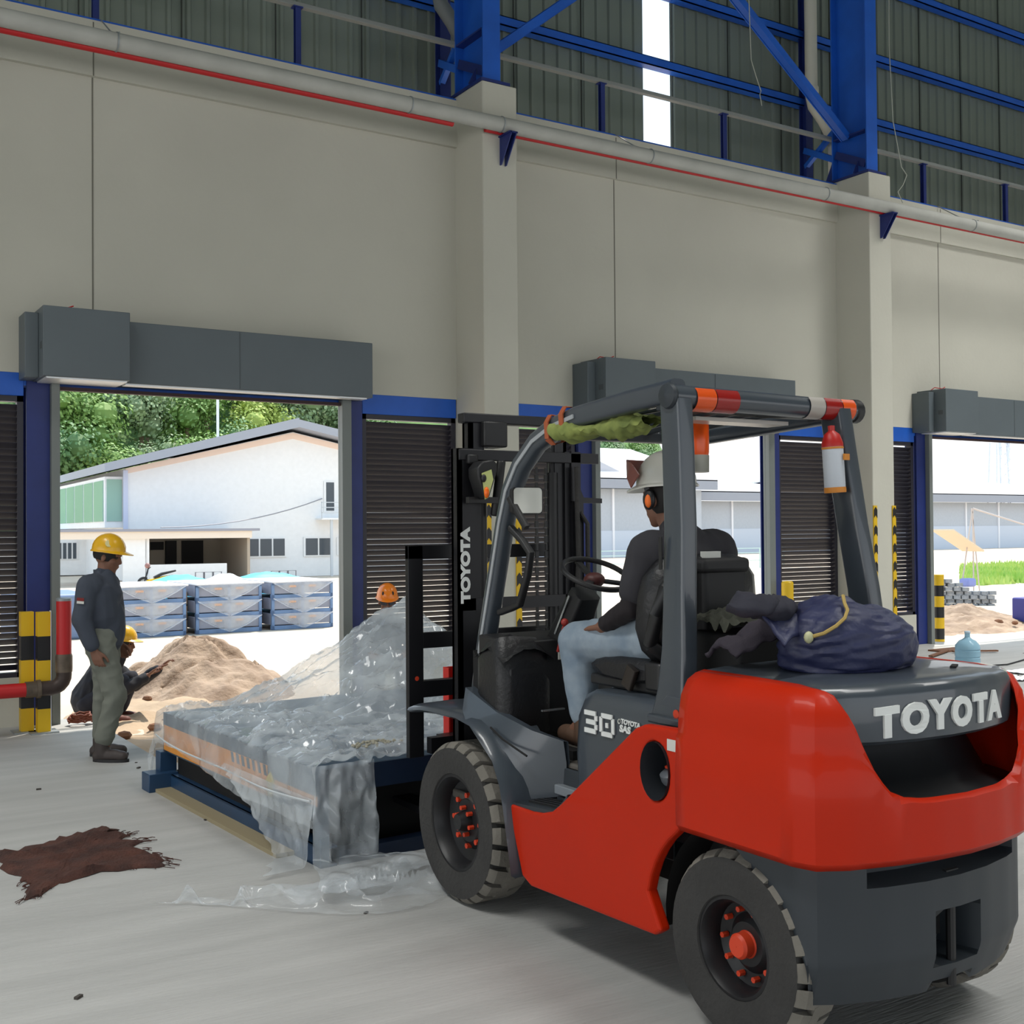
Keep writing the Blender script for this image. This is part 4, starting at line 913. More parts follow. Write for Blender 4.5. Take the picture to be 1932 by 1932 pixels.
B(M().tube([(3.60, 4.95, 1.22), (3.62, 4.94, 1.3), (3.62, 4.94, 1.68), (3.58, 4.95, 1.74)], .012, 8).tube([(3.54, 4.95, 1.1), (3.56, 4.94, 1.5), (3.55, 4.94, 1.98)], .012, 8), 'hydraulic_hose', m_rub, fk)
for x in (3.35, 3.41):
    m = M(); z = .6
    while z < 2.0:
        m.obox((x, 5.02, z), (.012 if int(z*25) % 2 else .02, .012, .034)); z += .04
    B(m, 'lift_chain', m_plas, fk, smooth=False)
B(M().lathe([(.02, -.02), (.055, -.02), (.05, 0), (.055, .02), (.02, .02)], (3.40, 5.03, 2.06), (1, 0, 0), 20).lathe([(.02, -.02), (.055, -.02), (.05, 0), (.055, .02), (.02, .02)], (3.03, 5.03, 2.12), (1, 0, 0), 20), 'chain_wheel', m_plas, fk)
B(M().box((3.0, 4.96, 2.07), (3.14, 5.1, 2.20)).tube([(3.05, 4.95, 1.72), (3.08, 4.93, 2.0)], .025, 8).box((2.9, 4.95, 1.98), (2.96, 5.0, 2.03)), 'mast_bracket', m_plas, fk, bevel=.01)
mt_ = place(text('TOYOTA', .066, .0015, .004, 1.36), (2.896, 4.976, 1.475), (0, 0, 1), (-1, 0, 0)); B(mt_, 'mast_lettering', m_lett, fk, smooth=False)
# carriage, load backrest, forks
cy = 5.22
bk = M().box((2.70, cy, .50), (2.785, cy+.035, 1.575)).box((3.61, cy, .50), (3.69, cy+.035, 1.575)).box((2.70, cy, 1.505), (3.69, cy+.035, 1.575)).box((2.78, cy, 1.05), (3.62, cy+.03, 1.13)).box((2.78, cy, .80), (3.62, cy+.05, .885))
B(bk, 'load_backrest', mm, fk, bevel=.003)
B(M().box((2.80, cy-.05, .22), (3.62, cy, .32)).box((2.80, cy-.05, .52), (3.62, cy, .6)).box((3.0, cy-.1, .15), (3.08, cy, 1.0)).box((3.36, cy-.1, .15), (3.44, cy, 1.0)), 'carriage', mm, fk, smooth=False)
for x in (2.88, 3.44): B(M().prism([(cy, .60), (cy+.045, .60), (cy+.045, .19), (cy+1.25, .175), (cy+1.25, .165), (cy+.04, .145), (cy, .15)], 0, x, x+.12), 'fork', mm, fk, smooth=False)
B(M().lathe([(.001, .002), (.012, .001)], (2.745, cy-.001, .90), (0, -1, 0), 10), 'rivet', mnut, fk)
# red steel channel lashed behind the backrest
B(M().box((2.975, 5.30, .46), (2.985, 5.36, .93)).box((2.985, 5.35, .46), (3.06, 5.36, .93)).box((3.05, 5.30, .46), (3.06, 5.36, .93)), 'red_channel', mat('red_channel', (214, 38, 30), .4), fk, smooth=False)
# work lamp on its bracket
lp_ = M().rings([[(2.90+a*.12, 4.86+b, 1.80+c*.19) for a, c in ((.35, 0), (.55, .05), (.95, .75), (.95, .95), (.75, 1.05), (.25, 1.0), (0, .82), (.02, .6))] for b in (0, .10)])
L_ = B(lp_, 'work_lamp', m_plas, fk, bevel=.008)
B(M().add([(2.918, 4.855, 1.93), (2.975, 4.855, 1.95), (2.985, 4.855, 1.90), (2.955, 4.855, 1.81), (2.935, 4.855, 1.80)], [(0, 1, 2, 3, 4)]), 'lamp_glass', mat('lime_glass', (196, 206, 120), .2), L_, smooth=False)
B(M().ell((2.93, 4.855, 1.905), (.014, .012, .02), 12, 8), 'lamp_reflector', m_plas, L_)
B(M().ell((2.943, 4.85, 1.835), (.013, .014, .028), 12, 8), 'indicator_lens', mat('orange_lens', (250, 110, 20), .25), L_)
B(M().sweep([(2.88, 4.93, 1.80), (3.05, 4.93, 1.80)], .03, .03), 'lamp_bracket', m_plas, L_)
# mirror and grab handle on the front pillar
mi = B(M().sweep([(2.905, 4.45, 1.785), (2.905, 4.425, 1.785)], .165, .128, up=(0, 0, 1), rnd=.02), 'mirror', m_plas, fk)
B(M().sweep([(2.905, 4.4249, 1.785), (2.905, 4.421, 1.785)], .152, .116, up=(0, 0, 1), rnd=.017), 'mirror_glass', mat('mirror_glass', (216, 218, 210), .15, .35), mi)  # pale base colour paints in the mirror's bright reflection
B(M().sweep([(2.83, 4.46, 1.80), (2.84, 4.42, 1.74), (2.855, 4.36, 1.66)], .03, .03, up=(1, 0, 0), rnd=.008), 'mirror_arm', m_plas, mi)
B(M().sweep([(2.86, 4.50, 1.66), (2.86, 4.40, 1.60), (2.86, 4.335, 1.545), (2.86, 4.36, 1.45), (2.86, 4.43, 1.31), (2.86, 4.50, 1.29), (2.86, 4.60, 1.265)], .03, .035, up=(1, 0, 0), rnd=.01), 'grab_handle', m_plas, fk)
# beacon hanging under the guard behind the pillar
bc = B(M().lathe([(.05, 0), (.053, .015), (.052, .13), (.04, .15), (.001, .155)], (3.25, 3.66, 1.955), (0, 0, 1), 20), 'beacon', m_amb, fk)
B(M().lathe([(.001, -.01), (.052, -.01), (.053, .06), (.05, .062)], (3.25, 3.66, 1.895), (0, 0, 1), 20), 'beacon_base', mat('beacon_grey', (150, 150, 140), .4), bc)
B(M().box((3.17, 3.63, 2.09), (3.33, 3.70, 2.12)), 'beacon_bracket', m_gry2, bc, smooth=False)
# dash, steering column, wheel, levers
B(M().rings([[(x, 4.60, .72), (x, 4.36, .72), (x, 4.33, 1.02), (x+(.02 if x < 3 else -.02), 4.38, 1.15), (x, 4.60, 1.17)] for x in (2.74, 2.80, 3.5, 3.62)]), 'dash_panel', m_plas, fk, bevel=.01)
B(M().grid(10, 8, lambda u, v: (2.705+.28*u, 4.33+.26*v, 1.06+.06*math.sin(PI*u)+.05*math.sin(PI*v)+.02*noise.noise(Vector((u*5, v*5, 1))))).sweep([(2.84, 4.45, .74), (2.84, 4.45, .95), (2.84, 4.46, 1.08), (2.845, 4.48, 1.14)], [.28, .29, .28, .22], [.24, .25, .24, .18], up=(0, 1, 0), rnd=.06), 'leg_guard_cover', m_vin, fk)
B(M().sweep([(3.10, 4.50, 1.0), (3.10, 4.36, 1.20), (3.10, 4.25, 1.36)], [.16, .14, .12], [.14, .13, .10], up=(0, 1, 0), rnd=.02), 'steering_column', m_plas, fk)
B(M().sweep([(3.025, 4.39, 1.17), (3.03, 4.28, 1.35)], .004, .01), 'column_edge', m_chrome, fk, smooth=False)
swc = Vector((3.10, 4.17, 1.45)); ax = Vector((0, -.42, .9)).normalized()
a_ = Vector((1, 0, 0)); b_ = ax.cross(a_)
ring = [swc + a_*(.155*math.cos(2*PI*i/36)) + b_*(.155*math.sin(2*PI*i/36)) for i in range(37)]
sw = B(M().tube(ring, .0125, 10), 'steering_wheel', m_plas, fk)
sp_ = M()
for t in (90, 215, 325): sp_.sweep([swc-ax*.03, swc-ax*.012+(a_*math.cos(rad(t))+b_*math.sin(rad(t)))*.15], .028, .012, up=tuple(ax))
B(sp_, 'wheel_spoke', m_plas, sw); B(M().ell(swc-ax*.03, (.05, .05, .035), 14, 8), 'wheel_boss', mat('dark_red_boss', (74, 30, 28), .5), sw)
for i, (x, y) in enumerate(((2.98, 4.30), (3.26, 4.27), (3.31, 4.27), (3.36, 4.27))):
    B(M().tube([(x, y, 1.10), (x, y-.05, 1.22)], .008, 8).ell((x, y-.055, 1.235), .018, 10, 6), 'lever', m_plas if i else mat('red_knob', (150, 40, 34), .4), fk)
B(M().box((3.0, 4.325, 1.06), (3.10, 4.329, 1.10)), 'sticker', m_lab, fk, smooth=False)
for x in (3.0, 3.2): B(M().obox((x, 4.42, .80), (.08, .02, .10), rx=.7), 'pedal', m_plas, fk, bevel=.004)
B(M().box((2.86, 4.25, .845), (2.98, 4.262, .852)), 'step_edge', m_chrome, fk, smooth=False)
# seat
se = root('x', (0, 0, 0), None, None); bpy.data.objects.remove(se)
B(M().rings([[(x0, y, z) for y, z in ((3.44, 1.05), (3.46, 1.13), (3.60, 1.16), (3.90, 1.145), (3.98, 1.10), (3.94, 1.04), (3.6, 1.03))] for x0 in (2.90, 2.93)] if False else [[(x, y0 + (1 if yy > 3.7 else -1)*-e, z) for yy, y0, z in ((3.44, 3.44, 1.05), (3.46, 3.46, 1.12-e), (3.60, 3.60, 1.15-e), (3.90, 3.90, 1.14-e), (3.98, 3.98, 1.09), (3.94, 3.94, 1.04), (3.6, 3.6, 1.03))] for x, e in ((2.88, .035), (2.905, .01), (3.0, 0), (3.36, 0), (3.455, .01), (3.48, .035))]), 'seat_cushion', m_vin, fk, sub=1)
def seatback():
    m = M(); rs = []
    for z, w_, d in ((1.12, .19, .05), (1.17, .25, .07), (1.26, .285, .085), (1.38, .285, .085), (1.46, .27, .08), (1.53, .21, .06), (1.55, .14, .03)):
        y = 3.52-(z-1.12)*.12; ring = []
        for j in range(20):
            t = 2*PI*j/20; c_, s_ = math.cos(t), math.sin(t)
            ring.append((3.13+w_*math.copysign(abs(c_)**.6, c_), y+d*math.copysign(abs(s_)**.7, s_)-(abs(c_)**3)*-.05, z))
        rs.append(ring)
    return m.rings(rs)
B(seatback(), 'seat_back', m_vin, fk)
B(M().sweep([(2.86, 3.50, 1.20), (2.85, 3.45, 1.32), (2.88, 3.43, 1.42), (2.95, 3.43, 1.49)], .05, .05, rnd=.02).sweep([(2.86, 3.50, 1.20), (2.93, 3.47, 1.14), (3.02, 3.46, 1.12)], .05, .05, rnd=.02), 'side_bolster', m_plas, fk)
B(M().box((3.02, 3.36, 1.24), (3.245, 3.47, 1.52)).box((3.01, 3.35, 1.475), (3.255, 3.48, 1.535)), 'seat_rear_box', mat('matte_vinyl', (26, 26, 28), .6), fk, bevel=.02, seg=3)
B(M().box((3.06, 3.40, 1.535), (3.14, 3.43, 1.56)), 'sticker', m_lab, fk, smooth=False)
B(M().sweep([(2.89, 3.50, 1.02), (2.89, 3.50, 1.13)], .05, [.10, .11], up=(0, 1, 0), rnd=.02).box((2.90, 3.47, 1.0), (3.46, 3.95, 1.045)), 'seat_base', m_plas, fk, bevel=.01)
B(M().sweep([(2.87, 3.66, 1.02), (2.87, 3.62, 1.10)], .025, .06, up=(0, 1, 0), rnd=.008), 'belt_buckle', mat('brown_black', (38, 30, 24), .5), fk)
B(M().box((2.95, 3.10, 1.10), (3.50, 3.40, 1.26)), 'rear_box', m_black, fk, bevel=.015)
# fire extinguisher shape on the right rear pillar
ex = B(M().lathe([(.001, 0), (.038, .002), (.042, .02), (.042, .20), (.03, .235), (.012, .25)], (3.60, 3.225, 1.79), (-.05, .02, 1), 20), 'canister', mat('white_canister', (196, 202, 210), .4), fk)
B(M().lathe([(.043, .185), (.0425, .20), (.031, .235), (.013, .25), (.014, .27), (.001, .272)], (3.60, 3.225, 1.79), (-.05, .02, 1), 20), 'red_cap', mat('red_cap', (180, 30, 24), .4), ex)
B(M().lathe([(.043, .0), (.044, .012), (.043, .022)], (3.60, 3.225, 1.79), (-.05, .02, 1), 20).lathe([(.043, .176), (.044, .18), (.043, .184)], (3.60, 3.225, 1.79), (-.05, .02, 1), 20).box((3.60, 3.175, 1.92), (3.63, 3.183, 1.945)), 'label_band', mat('rust_band', (206, 130, 40), .5), ex)
# green work vest stuffed under the roof bars
vm = M()
vm.grid(60, 28, lambda u, v: (2.87+.085*math.cos(2*PI*v)*(1-.3*u)+.05*u, 4.09-.55*u, 2.07-.015*math.sin(PI*u)+(.036+.016*math.sin(11*u))*math.sin(2*PI*v)+.035*(.4-abs(noise.noise(Vector((u*9, v*6, 3)))))+.014*noise.noise(Vector((u*26, v*13, 5)))))
ve = B(vm, 'work_vest', mat('lime_cloth', (148, 158, 84), .9, rgb2=(84, 98, 50), vscale=9), ang=1.2, sub=1); tag(ve, 'lime green work vest stuffed under the forklift roof', 'vest')
def FT(v):      # authored truck coordinates -> world, used for what sits on the truck
    return Vector((v[0]*.975, v[1]*.975, 1.65-(1.65-v[2])*.975))
fk.scale = (.975,)*3; fk.location = FT((XC, 3.7, 0))
ve.scale = (.975,)*3; ve.location = FT((0, 0, 0))
# ------------------------------------------------------------ the dock leveler on the forks and its plastic sheet
A = rad(3.0); LO = Vector((2.25, 5.30, 0))
def L(x, y, z): return Vector((LO.x+x*math.cos(A)-y*math.sin(A), LO.y+x*math.sin(A)+y*math.cos(A), z))
def LM(m): return m.xf(lambda v: L(v.x, v.y, v.z))
m_st = mat('slate_blue_steel', (58, 82, 104), .42, .2, var=.12, vscale=3)
m_st2 = mat('dark_blue_steel', (26, 42, 66), .45, .2, var=.1)
m_hz = mat('hazard_orange', (226, 150, 60), .5, var=.08, vscale=8)
lv = root('dock_leveler', tuple(L(1, 1.15, 0)), 'dark blue steel dock leveler under clear plastic, held on the forklift forks', 'dock leveler')
LW, LL = 2.0, 2.28
B(LM(M().box((0, 0, .43), (LW, LL, .485))), 'deck_plate', m_st, lv, bevel=.004)
B(LM(M().box((-.004, .0, .235), (.012, LL, .484)).box((LW-.012, 0, .235), (LW, LL, .484))), 'side_skirt', m_st, lv, smooth=False)
B(LM(M().box((0, -.012, .36), (LW, .01, .484))), 'front_lip', m_st2, lv, smooth=False)
for q_ in (0, LW-.05): B(LM(M().box((q_, 0, 0), (q_+.05, .07, .46))), 'corner_post', m_st, lv, bevel=.004)
sk = B(LM(M().box((-.008, .62, .245), (-.004, LL-.02, .405)).box((-.008, .02, .30), (-.004, .52, .345))), 'orange_band', m_hz, lv, smooth=False)
for i in range(7): B(LM(M().prism([(.62+i*.075, .35), (.655+i*.075, .35), (.675+i*.075, .405), (.64+i*.075, .405)], 0, -.0095, -.008)), 'hazard_stripe', m_st, lv, smooth=False)
B(LM(M().prism([(.55, .25), (.61, .25), (.61, .32), (.64, .32), (.58, .38), (.52, .32), (.55, .32)], 0, -.010, -.004)), 'yellow_arrow', mat('arrow_yellow', (214, 190, 80), .5), lv, smooth=False)
m_fb = mat('frame_blue', (36, 66, 98), .4, .15, var=.1)
B(LM(M().box((.0, .0, .0), (.012, LL, .10)).box((.0, 0, .09), (.09, LL, .10)).box((0, 0, 0), (.09, LL, .012))), 'frame_rail', m_fb, lv, smooth=False)
B(LM(M().box((LW-.1, 0, 0), (LW, LL, .1))), 'frame_rail', m_fb, lv, smooth=False)
B(LM(M().box((-.14, LL-.13, .0), (.05, LL+.02, .115)).box((-.05, LL-.07, .09), (.06, LL+.02, .24))), 'frame_foot', m_fb, lv, bevel=.004)
B(LM(M().box((0, LL-.1, 0), (LW, LL, .1))), 'cross_rail', m_st2, lv, smooth=False)
B(LM(M().box((.1, .0, 0), (LW-.1, .08, .07))), 'cross_rail', m_st2, lv, smooth=False)
for i in range(5): B(LM(M().box((.25+i*.36, .1, .33), (.29+i*.36, LL-.1, .43))), 'deck_rib', m_st2, lv, smooth=False)
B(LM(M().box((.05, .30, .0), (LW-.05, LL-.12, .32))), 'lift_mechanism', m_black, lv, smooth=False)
pb = B(LM(M().box((-.10, .3, .0), (.0, LL+.05, .022))), 'wooden_batten', mat('raw_batten', (150, 138, 110), .8)); tag(pb, 'long thin wooden batten on the floor along the leveler frame', 'batten')
# plastic sheet: top with a raised tent, left hang, front-left hang
f_pl = film('clear_plastic_sheet', .26, .56, .09, (222, 230, 236), 3.0)
def wr(x, y, s=1.0):
    a = noise.noise(Vector((x*2.2, y*4.5, 1.3))); b = noise.noise(Vector((x*5+a*2, y*11, 4.1))); c = noise.noise(Vector((x*13, y*17+b, 2.2)))
    d = noise.noise(Vector((x*3.1+y*5.5, y*7.5-x*3, 7.7)))
    return s*(.020*(1-abs(a)*3.6)+.018*(1-abs(b)*4.2)+.013*(1-abs(d)*4.5)+.009*(1-abs(c)*3.2))-.006
def tent(x, y):
    # ridge lifted towards the far right, as if held up
    px, py = 1.72, 2.10
    dx, dy = x-px, y-py
    d = math.hypot(dx/(1.35 if dx < 0 else .75), dy/(1.25 if dy < 0 else .6))
    t = max(0, 1-d); return .66*t**1.25
def sheet(u, v):
    s = -.30+u*(LW+.42); t = -.02+v*(LL+.42)
    x, y, z = s, t, max(.492, .515+wr(s, t))
    if s < 0:
        k = -s; z = .50-k*1.0+.0; x = -.03-.035*abs(noise.noise(Vector((t*3.2, k*5, 9))))-.02*k; y = t
        lim = .17+.07*math.sin(t*2.1+.4)
        z = max(z, .50-lim-.10)
    z += tent(max(s, 0), t)*(1 if s > 0 else max(0, 1+s*3))
    if s > LW: z -= (s-LW)*1.0*(.9); x = LW+.03+(s-LW)*.4
    if t > LL: z -= (t-LL)*.85; y = LL+.02+(t-LL)*.45
    z = max(z, .03); return L(x, y, z)
pl = root('plastic_sheet', tuple(L(1, 1.1, .5)), 'crumpled clear plastic sheet draped over the leveler and trailing on the floor', 'plastic sheet')
B(M().grid(170, 180, sheet), 'top_cover', f_pl, pl, ang=1.4)
def front(u, v):      # hang at the near-left corner flowing to the floor
    a = u*.34-.06; k = v*.98
    dn = min(k, .46); z = .50-dn; out = .03+.07*v*(.5+.5*math.sin(u*9))+.05*(1-2.6*abs(noise.noise(Vector((a*7, k*3+a*4, 3)))))*min(1, v*3)+.02*noise.noise(Vector((a*22, k*12, 3)))
    fl = max(0, k-.46)
    x = a+fl*(-.35+2.0*u)+.02*noise.noise(Vector((a*8, k*7, 7))); y = -out-fl*.80
    z = max(.006, z)+(.035*abs(noise.noise(Vector((x*7, y*7, 2)))) if fl > 0 else 0)+.008
    return L(x, y, z)
B(M().grid(60, 80, front), 'front_drape', f_pl, pl, ang=1.4)
def lefth(u, v):      # lower part of the left drape, longest near the corner
    t = u*1.15-.02; ln = .47*(1-u)**1.3+.02; k = .16+v*ln; z = .50-k; x = -.045-.05*v*(1-u)-.035*(1-2.4*abs(noise.noise(Vector((t*7, k*9+t*5, 8)))))*v
    fl = 0
    if z < .02: fl = .02-z; z = .02
    return L(x-fl*1.2, t, z+.004)
B(M().grid(60, 34, lefth), 'side_drape', f_pl, pl, ang=1.4)
def pool(u, v):
    x = -.85+u*1.75; y0 = -.06-.16*abs(math.sin(u*5))-.10*u; w_ = (.10+.48*math.sin(PI*min(1, u*1.05))**1.2)
    y = y0-v*w_+.03*noise.noise(Vector((x*4, v*4, 3)))
    z = .008+.15*max(0, .25-abs(noise.noise(Vector((x*4.5, y*6, 6)))))*2.4*(math.sin(PI*min(max(v, .0), 1)))+.012*abs(noise.noise(Vector((x*14, y*14, 1))))
    return L(x+.15*v, y, z)
B(M().grid(90, 40, pool), 'floor_pool', film('thin_trailing_film', .14, .36, .12, (222, 228, 232), 4.0), pl, ang=1.4)
hem = [L(-.055-.02*math.sin(t*9), t*2.25, .335-.05*math.sin(t*PI*.9)+.03*t) for t in [i/24 for i in range(25)]]
B(M().tube(hem, .006, 5), 'sheet_hem', mat('white_film_edge', (200, 206, 210), .3), pl)
gv = M(); q = random.Random(3)
for i in range(60):
    a, r_ = q.uniform(0, 2*PI), q.random()**.6; p = L(.42+.16*r_*math.cos(a), .20+.08*r_*math.sin(a), .535+.012*(1-r_)); s_ = q.uniform(.006, .012)
    gv.ell(p, (s_, s_, s_*.8), 6, 4)
o = B(gv, 'gravel', mat('pebble', (160, 156, 140), .9, var=.2, vscale=40), ang=.5); tag(o, 'small pile of gravel lying on the plastic at the near corner', 'gravel'); o['kind'] = 'stuff'
# ------------------------------------------------------------ brown rag on the floor
rag_o = [(.93, 6.50), (1.05, 6.46), (1.22, 6.57), (1.36, 6.62), (1.50, 6.70), (1.57, 6.74), (1.60, 6.60), (1.52, 6.52), (1.62, 6.46), (1.55, 6.38), (1.64, 6.30), (1.58, 6.20), (1.60, 6.06), (1.66, 5.90), (1.60, 5.78), (1.47, 5.80), (1.34, 5.84), (1.20, 5.80), (1.10, 5.74), (1.02, 5.62), (.95, 5.58), (.97, 5.70), (1.02, 5.84), (.98, 6.02), (.95, 6.25)]
m = M(); rc = Vector((1.28, 6.18, 0)); n = len(rag_o)*4; rings_ = []
outp = []
for i in range(len(rag_o)):
    a, b = Vector((*rag_o[i], 0)), Vector((*rag_o[(i+1) % len(rag_o)], 0))
    for j in range(4):
        p = a.lerp(b, j/4); p += (p-rc).normalized()*R.uniform(-.02, .03); outp.append(p)
for k in range(13):
    f = k/12; ring = []
    for p in outp:
        w_ = rc.lerp(p, f); h = .014+.045*max(0, noise.noise(Vector((w_.x*4, w_.y*9, 5))))+.02*abs(noise.noise(Vector((w_.x*12, w_.y*22, 1)))); ring.append((w_.x, w_.y, h*(1 if k < 12 else .1)))
    rings_.append(ring)
m.rings(rings_, caps=False)
o = B(m, 'rag', mat('brown_rag', (84, 50, 40), .95, rgb2=(52, 32, 28), vscale=7, bump=.7, bscale=60), ang=1.0); tag(o, 'crumpled dark brown rag lying flat on the concrete floor', 'rag')
fr_ = M()
for i in range(70):
    a = outp[R.randrange(30, 62)] if i < 50 else outp[R.randrange(72, 90)]; d = (a-rc).normalized(); L_ = R.uniform(.02, .09)
    fr_.tube([(a.x, a.y, .012), (a.x+d.x*L_*.6+R.uniform(-.02, .02), a.y+d.y*L_*.6, .012), (a.x+d.x*L_+R.uniform(-.03, .03), a.y+d.y*L_, .006)], .002, 4)
f2 = B(fr_, 'frayed_threads', mat('brown_rag', (84, 50, 40)), o, at=(0, 0, 0)); f2['kind'] = 'stuff'
# ------------------------------------------------------------ left corner: striped posts, red standpipe
for i, (x, y, lab) in enumerate(((1.765, 10.33, 'left of the two square striped posts by the left doorway'), (1.875, 10.22, 'right of the two square striped posts by the left doorway'))):
    g_ = root('bollard', (x, y, 0), lab, 'bollard', 'striped bollards'); stripes(g_, x, y, .05, 0, 1.0, 5, True)
    B(M().box((x-.11, y-.10, 0), (x+.11, y+.10, .012)), 'foot_plate', m_galv, g_, smooth=False)
    if i: B(M().box((x+.051, y-.05, 0), (x+.056, y+.0, 1.01)), 'white_edge', m_pap, g_, smooth=False)
sp_o = root('red_standpipe', (2.0, 10.2, .37), 'thick red pipe with an elbow turning up beside the left doorway', 'pipe')
Y_ = 10.12
B(M().tube([(.6, Y_, .375), (1.72, Y_, .375)], .058, 20), 'horizontal_run', m_redp, sp_o)
B(M().tube([(1.72, Y_, .375), (1.82, Y_, .375)], .066, 20).lathe([(.058, -.02), (.075, -.015), (.075, .015), (.058, .02)], (1.82, Y_, .375), (1, 0, 0), 20), 'coupling', mat('tarnished_fitting', (104, 92, 80), .5, .4, var=.3, vscale=12), sp_o)
B(M().tube([(1.83, Y_, .375)]+[(1.92+.10*math.sin(rad(a)), Y_, .475-.10*math.cos(rad(a))) for a in (0, 20, 40, 60, 80, 90)]+[(2.02, Y_, .52)], .062, 20), 'elbow', mat('dark_fitting', (66, 54, 50), .5, .3, var=.2, vscale=10), sp_o)
B(M().lathe([(.066, 0), (.068, .03), (.068, .13), (.062, .15)], (2.02, Y_, .50), (0, 0, 1), 20), 'flange', mat('tarnished_fitting', (104, 92, 80)), sp_o)
B(M().tube([(2.02, Y_, .6), (2.02, Y_, 1.09)], .060, 20), 'riser', m_redp, sp_o)
B(M().lathe([(.061, 0), (.061, .02), (.05, .025), (.001, .026)], (2.02, Y_, 1.09), (0, 0, 1), 20), 'riser_cap', m_galv, sp_o)
# coil of red hose / cable by the jamb
cc = []
for i in range(140):
    a = i*.33; cc.append((2.22+(.09+.02*math.sin(i*.7))*math.cos(a), 10.42+.07*math.sin(a), .02+.0005*i+.015*abs(math.sin(i*1.9))))
o = B(M().tube(cc, .008, 6), 'coiled_cable', mat('brown_red_cable', (120, 60, 40), .6)); tag(o, 'tangled red-brown cable on the threshold behind the standing man', 'cable')
# ------------------------------------------------------------ blue bag on the hood
BG = root('bag', tuple(FT((3.14, 2.78, 1.166))), 'large dark blue cloth bag slumped on the forklift hood', 'bag')
prof = [(0.0, .235, .17), (.02, .25, .19), (.07, .262, .20), (.12, .258, .20), (.155, .235, .18), (.19, .185, .14), (.212, .12, .09), (.22, .05, .04)]
rs = []
for z, rx, ry in prof:
    ring = []
    for j in range(64):
        a = 2*PI*j/64; nx, ny = math.cos(a), math.sin(a)
        f = 1+.07*noise.noise(Vector((nx*1.6+4, ny*1.6, z*8)))+.035*(1-2*abs(noise.noise(Vector((nx*3, ny*3+z*14, z*16)))))
        ring.append(FT((3.16+rx*nx*f*(1)+.02*z, 2.79+ry*ny*f, 1.163+z*(1+.10*noise.noise(Vector((nx*2, ny*2, 3)))+.12*nx*(-1 if z > .15 else 0)))))
    rs.append(ring)
# denser rings by interpolation
rd = []
for a, b in zip(rs, rs[1:]):
    for k in range(4): rd.append([Vector(p).lerp(Vector(q_), k/4)+(Vector(p)-FT((3.145, 2.79, 1.25))).normalized()*.014*(1-2.2*abs(noise.noise(Vector((p[0]*9, p[1]*9, p[2]*26+k)))))for p, q_ in zip(a, b)])
rd.append(rs[-1])
m_bag = mat('navy_bag_cloth', (38, 43, 78), .5, var=.18, vscale=5, bump=.5, bscale=14)
B(M().rings(rd), 'bag_body', m_bag, BG, ang=1.4, sub=1)
B(M().grid(30, 20, lambda u, v: FT((2.80+.16*u+.24*u*v, 2.83-.10*v+.14*u, 1.36+.035*math.sin(u*PI)*math.sin(v*PI)-.10*v*(1-u)+.02*noise.noise(Vector((u*4, v*4, 8)))))), 'bag_flap', m_bag, BG, ang=1.4, solid=.012)
B(M().ell(FT((2.80, 2.87, 1.375)), (.10, .08, .045), 36, 20).ell(FT((2.87, 2.86, 1.36)), (.10, .08, .04), 30, 16).xf(lambda v: v+Vector((0, 0, 1))*.022*(1-2.6*abs(noise.noise(v*13)))+Vector((.6, 1, .3))*.02*noise.noise(v*9)), 'dark_sleeve', mat('dark_sleeve_cloth', (38, 38, 50), .8, bump=.3, bscale=20), BG)
st_ = [FT(p) for p in ((2.905, 2.72, 1.285), (2.93, 2.68, 1.30), (2.955, 2.65, 1.325), (2.985, 2.64, 1.35), (3.01, 2.65, 1.375), (3.03, 2.68, 1.395), (3.045, 2.70, 1.42))]
B(M().tube(st_, .006, 6), 'drawstring', mat('yellow_cord', (176, 150, 84), .7), BG)
B(M().ell(FT((2.90, 2.72, 1.285)), (.018, .014, .02), 10, 6), 'cord_lock', mat('pale_lock', (190, 190, 150), .5), BG)
# dark jacket between seat and bag
o = B(M().grid(40, 24, lambda u, v: FT((2.92+.42*u, 3.12+.26*v, 1.268+.055*math.sin(PI*u)**.5*math.sin(PI*v)**.6+.04*(1-2*abs(noise.noise(Vector((u*5, v*5, 2))))))) ), 'jacket', mat('olive_jacket', (52, 54, 44), .85, var=.3, vscale=14, bump=.4, bscale=30), ang=1.4); tag(o, 'crumpled dark olive jacket lying behind the driver seat', 'jacket')
o = B(M().grid(24, 16, lambda u, v: FT((2.80+.20*u, 2.96+.16*v-.1*u, 1.20+.12*u+.03*noise.noise(Vector((u*4, v*5, 5)))+.03*math.sin(PI*v)))), 'dark_cloth', mat('dark_plum_cloth', (44, 38, 48), .85, bump=.4, bscale=30), ang=1.4, solid=.012); tag(o, 'dark cloth trailing down in front of the blue bag', 'cloth')
# ------------------------------------------------------------ right side: water bottle, scraps
wb = root('water_bottle', (11.26, 8.2, 0), 'large pale blue water bottle standing on the floor at the right', 'bottle')
m_bot = mat('blue_bottle_plastic', (160, 200, 220), .15)
bn = m_bot.node_tree.nodes['Principled BSDF']; bn.inputs['Transmission Weight'].default_value = .35; bn.inputs['IOR'].default_value = 1.2
B(M().lathe([(.001, 0), (.125, 0), (.135, .012), (.135, .09), (.128, .10), (.135, .11), (.135, .18), (.128, .19), (.135, .20), (.135, .26), (.128, .27), (.135, .28), (.13, .32), (.09, .37), (.05, .39), (.03, .41), (.028, .46)], (11.26, 8.2, 0), (0, 0, 1), 36), 'bottle_body', m_bot, wb)
B(M().lathe([(.032, .455), (.032, .475), (.028, .478), (.001, .479)], (11.26, 8.2, 0), (0, 0, 1), 18), 'neck_cap', mat('pale_cap', (180, 200, 214), .4), wb)
